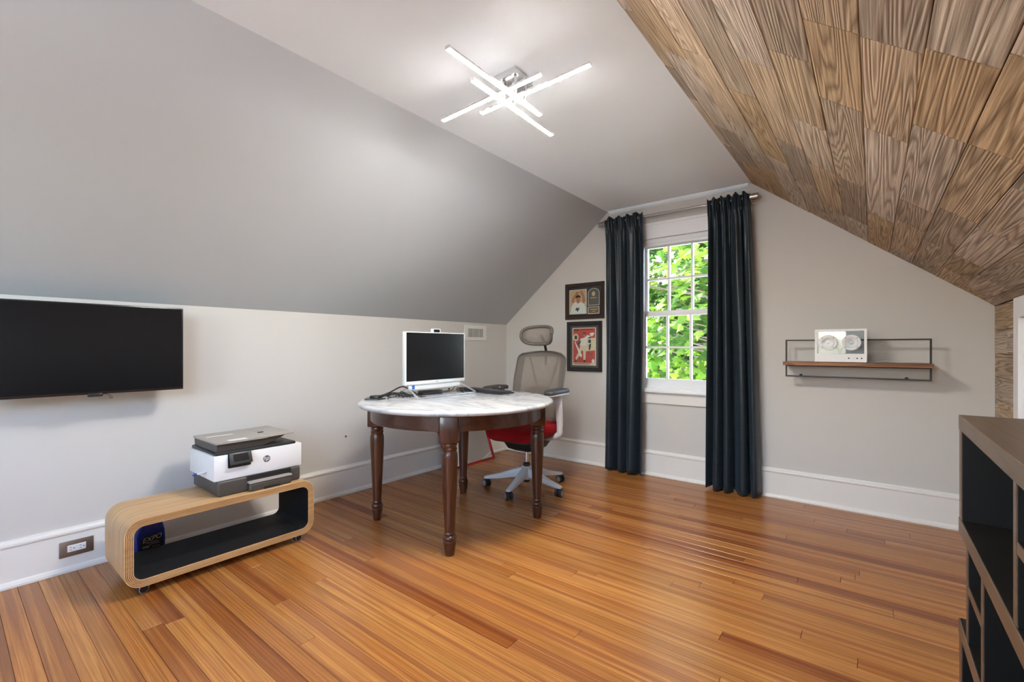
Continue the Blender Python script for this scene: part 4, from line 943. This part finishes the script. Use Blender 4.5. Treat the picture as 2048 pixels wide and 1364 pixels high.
def curtain(label, xt0, xt1, xb0, xb1, zt, zb, nf, seed):
    rnd = random.Random(seed)
    ph = [rnd.uniform(0, 2 * PI) for _ in range(6)]
    t = thing('curtain', label, 'curtain', ((xt0 + xt1) / 2, 3.72, 0)); cx = (xt0 + xt1) / 2
    nu, nv = 120, 64
    rows = []
    for j in range(nv + 1):
        v = j / nv; row_ = []
        vv = v ** 1.15
        for i in range(nu + 1):
            u = i / nu
            uw = u + 0.030 * math.sin(2 * PI * u * 1.7 + ph[0]) + 0.014 * math.sin(2 * PI * u * 3.1 + ph[1]) * (1 - 0.4 * v)
            x0 = xt0 + (xb0 - xt0) * v; x1 = xt1 + (xb1 - xt1) * v
            A = 0.014 + 0.032 * min(1, v * 1.6) + 0.008 * v
            f = math.sin(2 * PI * nf * uw + ph[2] + 0.5 * math.sin(3 * v + ph[3]))
            y_ = A * math.copysign(abs(f) ** 0.8, f) + 0.006 * math.sin(2 * PI * nf * 2.3 * uw + ph[4]) * (1 - v) * 1.6
            if v < 0.05: y_ += 0.008 * math.sin(2 * PI * 19 * u + ph[5])
            x = x0 + (x1 - x0) * u + 0.010 * math.cos(2 * PI * nf * uw + ph[2]) * min(1, v * 3)
            z = zt + (zb - zt) * v + (0.012 * math.sin(2 * PI * nf * 1.3 * u + ph[3]) if j == 0 else 0.0) + (0.006 * math.sin(2 * PI * nf * uw) if j == nv else 0)
            tk = max(0.0, 1 - v / 0.10)
            y_ = y_ * (1 - 0.25 * tk) - 0.030 * tk
            row_.append(Vector((x - cx, y_ - 0.002 * v, z)))
        rows.append(row_)
    bm = NB(); grid_faces(bm, rows)
    o = obj('panel', bm, 'curtain_silk', t, angle=70)
    sm = o.modifiers.new('thick', 'SOLIDIFY'); sm.thickness = 0.0025; sm.offset = 0
    # rod pocket seam and bottom hem
    for nm, j, dz in (('pocket_seam', 3, 0), ('hem', nv - 3, 0)):
        bm = NB(); add_tube(bm, [p + Vector((0, -0.002, 0)) for p in rows[j][::2]], 0.0016, 5); obj(nm, bm, 'curtain_silk', t)
curtain('dark blue curtain panel left of the window beside the framed pictures', -1.872, -1.520, -1.865, -1.518, 2.238, 0.018, 3.4, 3)
curtain('dark blue curtain panel right of the window beside the wall shelf', -1.000, -0.708, -1.022, -0.640, 2.238, 0.012, 4.2, 11)

# ---- wall shelf with speaker
ws = thing('wall_shelf', 'floating wood shelf in a thin black metal frame on the end wall', 'shelf', (-0.100, YE, 0.893))
FX0, FX1, FZ = -0.380, 0.380, 0.258
bm = NB(); add_plate_with_hole(bm, [(FX0, 0), (FX1, 0), (FX1, FZ), (FX0, FZ)], [[(FX0 + 0.010, 0.010), (FX1 - 0.010, 0.010), (FX1 - 0.010, FZ - 0.010), (FX0 + 0.010, FZ - 0.010)]], -0.116, -0.106, 1); obj('metal_frame', bm, 'black_metal', ws, smooth=False)
bm = NB(); add_box(bm, (FX0 - 0.002, -0.222, 0.083), (FX1 + 0.001, -0.001, 0.107), 0, 0.002); obj('board', bm, 'shelf_board', ws, (0, 0, 0))
for x in (FX0 + 0.08, FX1 - 0.11):
    bm = NB(); add_tube(bm, [(x, -0.112, 0.006), (x, -0.008, 0.006), (x, -0.0005, 0.006)], [0.004, 0.004, 0.010], 10); obj('wall_pin', bm, 'black_metal', ws)
bm = NB(); add_box(bm, (FX0, -0.106, 0.073), (FX1, -0.002, 0.0825)); obj('support_bar', bm, 'black_metal', ws, smooth=False)
SZ = 0.893 + 0.1075
sk = thing('speaker', 'white framed clear speaker with two round drivers on the wall shelf', 'speaker', (-0.1635, 3.606, SZ))
w = 0.136; SHt = 0.215
bm = NB(); add_plate_with_hole(bm, [(-w, 0.003), (w, 0.003), (w, SHt), (-w, SHt)], [[(-w + 0.013, 0.056), (w - 0.013, 0.056), (w - 0.013, SHt - 0.013), (-w + 0.013, SHt - 0.013)]], 0, 0.095, 1); fr = obj('frame', bm, 'white_metal', sk, smooth=False)
for y_ in (0.006, 0.088):
    bm = NB(); add_box(bm, (-w + 0.012, y_, 0.055), (w - 0.012, y_ + 0.003, SHt - 0.012)); obj('clear_panel', bm, 'clear_acrylic', sk, smooth=False)
for cx in (-0.0645, 0.0585):
    R = Matrix.Translation((cx, 0.006, 0.128)) @ Matrix.Rotation(PI / 2, 4, 'X')
    bm = NB(); add_lathe(bm, [(0.020, -0.05), (0.044, -0.012), (0.050, 0.0), (0.050, 0.005), (0.047, 0.007), (0.036, 0.007), (0.034, 0.005), (0.032, 0.008), (0.029, 0.006), (0.012, -0.004), (0.0105, -0.003), (0.006, 0.002), (0.001, 0.003)], 40, 0, R); dv = obj('driver', bm, 'white_plastic', sk, angle=28)
    for a in (45, 135, 225, 315):
        aa = math.radians(a); bm = NB(); add_lathe(bm, [(0.0035, 0.0068), (0.0035, 0.0075), (0.002, 0.0082)], 10, 0, Matrix.Translation((cx + 0.042 * math.cos(aa), 0.006, 0.128 + 0.042 * math.sin(aa))) @ Matrix.Rotation(PI / 2, 4, 'X')); obj('screw', bm, 'label_grey', dv)
for s in (-1, 1):
    bm = NB(); add_tube(bm, smooth_path([(-0.003 + s * 0.03, 0.03, 0.10), (-0.003 + s * 0.012, 0.025, 0.088), (-0.003 + s * 0.004, 0.025, 0.072), (-0.003 + s * 0.003, 0.025, 0.056)]), 0.0012, 6); obj('wire', bm, 'label_grey', sk)
for x in (0.045, 0.071, 0.088, 0.110):
    bm = NB(); add_lathe(bm, [(0.0042, 0), (0.0042, 0.004), (0.003, 0.005)], 14, 0, Matrix.Translation((x, 0.0, 0.028)) @ Matrix.Rotation(PI / 2, 4, 'X')); obj('knob', bm, 'chair_dark' if x != 0.071 else 'silver', sk)
for x in (-0.12, 0.12):
    bm = NB(); add_box(bm, (x - 0.008, 0.01, 0.0), (x + 0.008, 0.085, 0.0035)); obj('foot', bm, 'black_plastic', sk, smooth=False)
bm = NB(); add_tube(bm, smooth_path([(0, 0, 0), (0.05, -0.01, 0.001), (0.09, 0.0, 0.010), (0.13, 0.005, 0.004), (0.17, 0.0, 0.002), (0.22, 0.005, 0.012), (0.27, 0.01, 0.010), (0.285, 0.02, 0.002)]), 0.0016, 7)
wc = obj('audio_cable', bm, 'white_plastic', None, (-0.027, 3.72, SZ + 0.002)); tag(wc, 'thin white cord trailing along the wall shelf', 'cord')

# ---- bookcase at the right edge
bk = thing('bookcase', 'dark brown open bookcase with staggered shelves along the right wall', 'bookcase', (0.2025, 0, 0))
BD = 0.345; Y0, Y1 = 0.30, 1.904
def slab(name, lo, hi, parent=bk, bev=0.0012):
    """panel with dark faces, brown front edge strip and (for the top) brown surface"""
    bm = NB(); add_box(bm, lo, hi, 0, bev)
    return obj(name, bm, ['espresso'], parent)
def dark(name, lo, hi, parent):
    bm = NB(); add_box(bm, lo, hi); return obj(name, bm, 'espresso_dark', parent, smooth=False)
slab('top', (0, Y0, 0.854), (BD, Y1, 0.897))
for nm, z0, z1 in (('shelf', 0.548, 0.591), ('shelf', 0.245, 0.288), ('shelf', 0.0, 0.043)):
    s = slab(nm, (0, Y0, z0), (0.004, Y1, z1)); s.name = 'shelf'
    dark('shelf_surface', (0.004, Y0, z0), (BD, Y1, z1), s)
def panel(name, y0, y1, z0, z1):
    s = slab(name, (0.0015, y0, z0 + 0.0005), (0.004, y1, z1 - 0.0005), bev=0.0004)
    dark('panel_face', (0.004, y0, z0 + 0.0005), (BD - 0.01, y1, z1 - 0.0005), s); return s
endp = panel('end_panel', 1.860, 1.903, 0.591, 0.854)
panel('end_panel', 1.860, 1.903, 0.043, 0.245)
panel('end_panel', Y0 + 0.001, Y0 + 0.045, 0.591, 0.854); panel('end_panel', Y0 + 0.001, Y0 + 0.045, 0.043, 0.245)
panel('divider', 1.213, 1.236, 0.591, 0.854); panel('divider', 0.70, 0.723, 0.591, 0.854)
panel('divider', 1.748, 1.773, 0.288, 0.548); panel('divider', 1.528, 1.556, 0.288, 0.548); panel('divider', 0.95, 0.975, 0.288, 0.548); panel('divider', 0.42, 0.445, 0.288, 0.548)
panel('divider', 1.30, 1.323, 0.043, 0.245); panel('divider', 0.75, 0.773, 0.043, 0.245)
def half_shelf(y0, y1, z):
    s = slab('half_shelf', (0.002, y0, z - 0.022), (0.0045, y1, z), bev=0.0004); dark('shelf_surface', (0.0045, y0, z - 0.022), (BD - 0.012, y1, z), s)
half_shelf(1.557, 1.747, 0.446); half_shelf(0.724, 1.212, 0.748); half_shelf(0.446, 0.949, 0.42)
dark('back_panel', (BD - 0.010, Y0 + 0.001, 0.044), (BD, Y1 - 0.001, 0.853), bk)
bm = NB(); add_lathe(bm, [(0.028, 0), (0.028, 0.002), (0.024, 0.003)], 24, 0, Matrix.Translation((0.14, 1.860, 0.665)) @ Matrix.Rotation(PI / 2, 4, 'X')); obj('cable_grommet', bm, 'grommet', endp)

# ---- ceiling light: four crossed LED bars on a square canopy
cl_ = thing('ceiling_light', 'modern ceiling light of four crossed glowing bars', 'ceiling light', (-1.30, 1.645, ZC))
bm = NB(); add_box(bm, (-0.068, -0.068, -0.030), (0.068, 0.068, 0.0), 0, 0.002); obj('canopy', bm, 'chrome', cl_)
def bar(p, q, z):
    p = Vector((p[0] + 1.30, p[1] - 1.645, z - ZC)); q = Vector((q[0] + 1.30, q[1] - 1.645, z - ZC)); d = q - p; l = d.length; c = (p + q) / 2
    M = Matrix.Translation(c) @ Matrix.Rotation(math.atan2(d.y, d.x), 4, 'Z')
    bm = NB(); add_prism(bm, [(-0.011, -0.0035), (-0.0100, -0.0035), (-0.0100, 0.0002), (0.0100, 0.0002), (0.0100, -0.0035), (0.011, -0.0035), (0.011, 0.006), (-0.011, 0.006)], -l / 2, l / 2, 0)
    for v in bm.verts: v.co = M @ v.co
    ch_ = obj('light_bar', bm, 'silver', cl_)
    prof = [(-0.0098, 0.0), (-0.0098, -0.0046), (-0.006, -0.006), (0.006, -0.006), (0.0098, -0.0046), (0.0098, 0.0)]
    bm = NB(); grid_faces(bm, [[M @ Vector((x, a, b)) for a, b in prof] for x in (-l / 2 + 0.004, l / 2 - 0.004)], 0, True, True); obj('diffuser', bm, 'led_diffuser', ch_)
    for s in (-1, 1):
        bm = NB(); add_box(bm, (-0.003, -0.0115, -0.004), (0.003, 0.0115, 0.009), 0, 0.0008, 1, M @ Matrix.Translation((s * l / 2, 0, 0))); obj('end_cap', bm, 'silver', ch_)
bar((-1.241, 1.180), (-1.251, 1.798), 2.215); bar((-1.308, 1.384), (-1.322, 2.005), 2.215)
bar((-1.725, 1.606), (-1.108, 1.592), 2.260); bar((-1.521, 1.675), (-0.906, 1.662), 2.260)
for x, y_ in ((-1.246, 1.597), (-1.3135, 1.67), (-1.246, 1.669), (-1.312, 1.598)):
    bm = NB(); add_tube(bm, [(x + 1.30, y_ - 1.645, -0.031), (x + 1.30, y_ - 1.645, -0.112)], 0.008, 10); obj('post', bm, 'chrome', cl_)
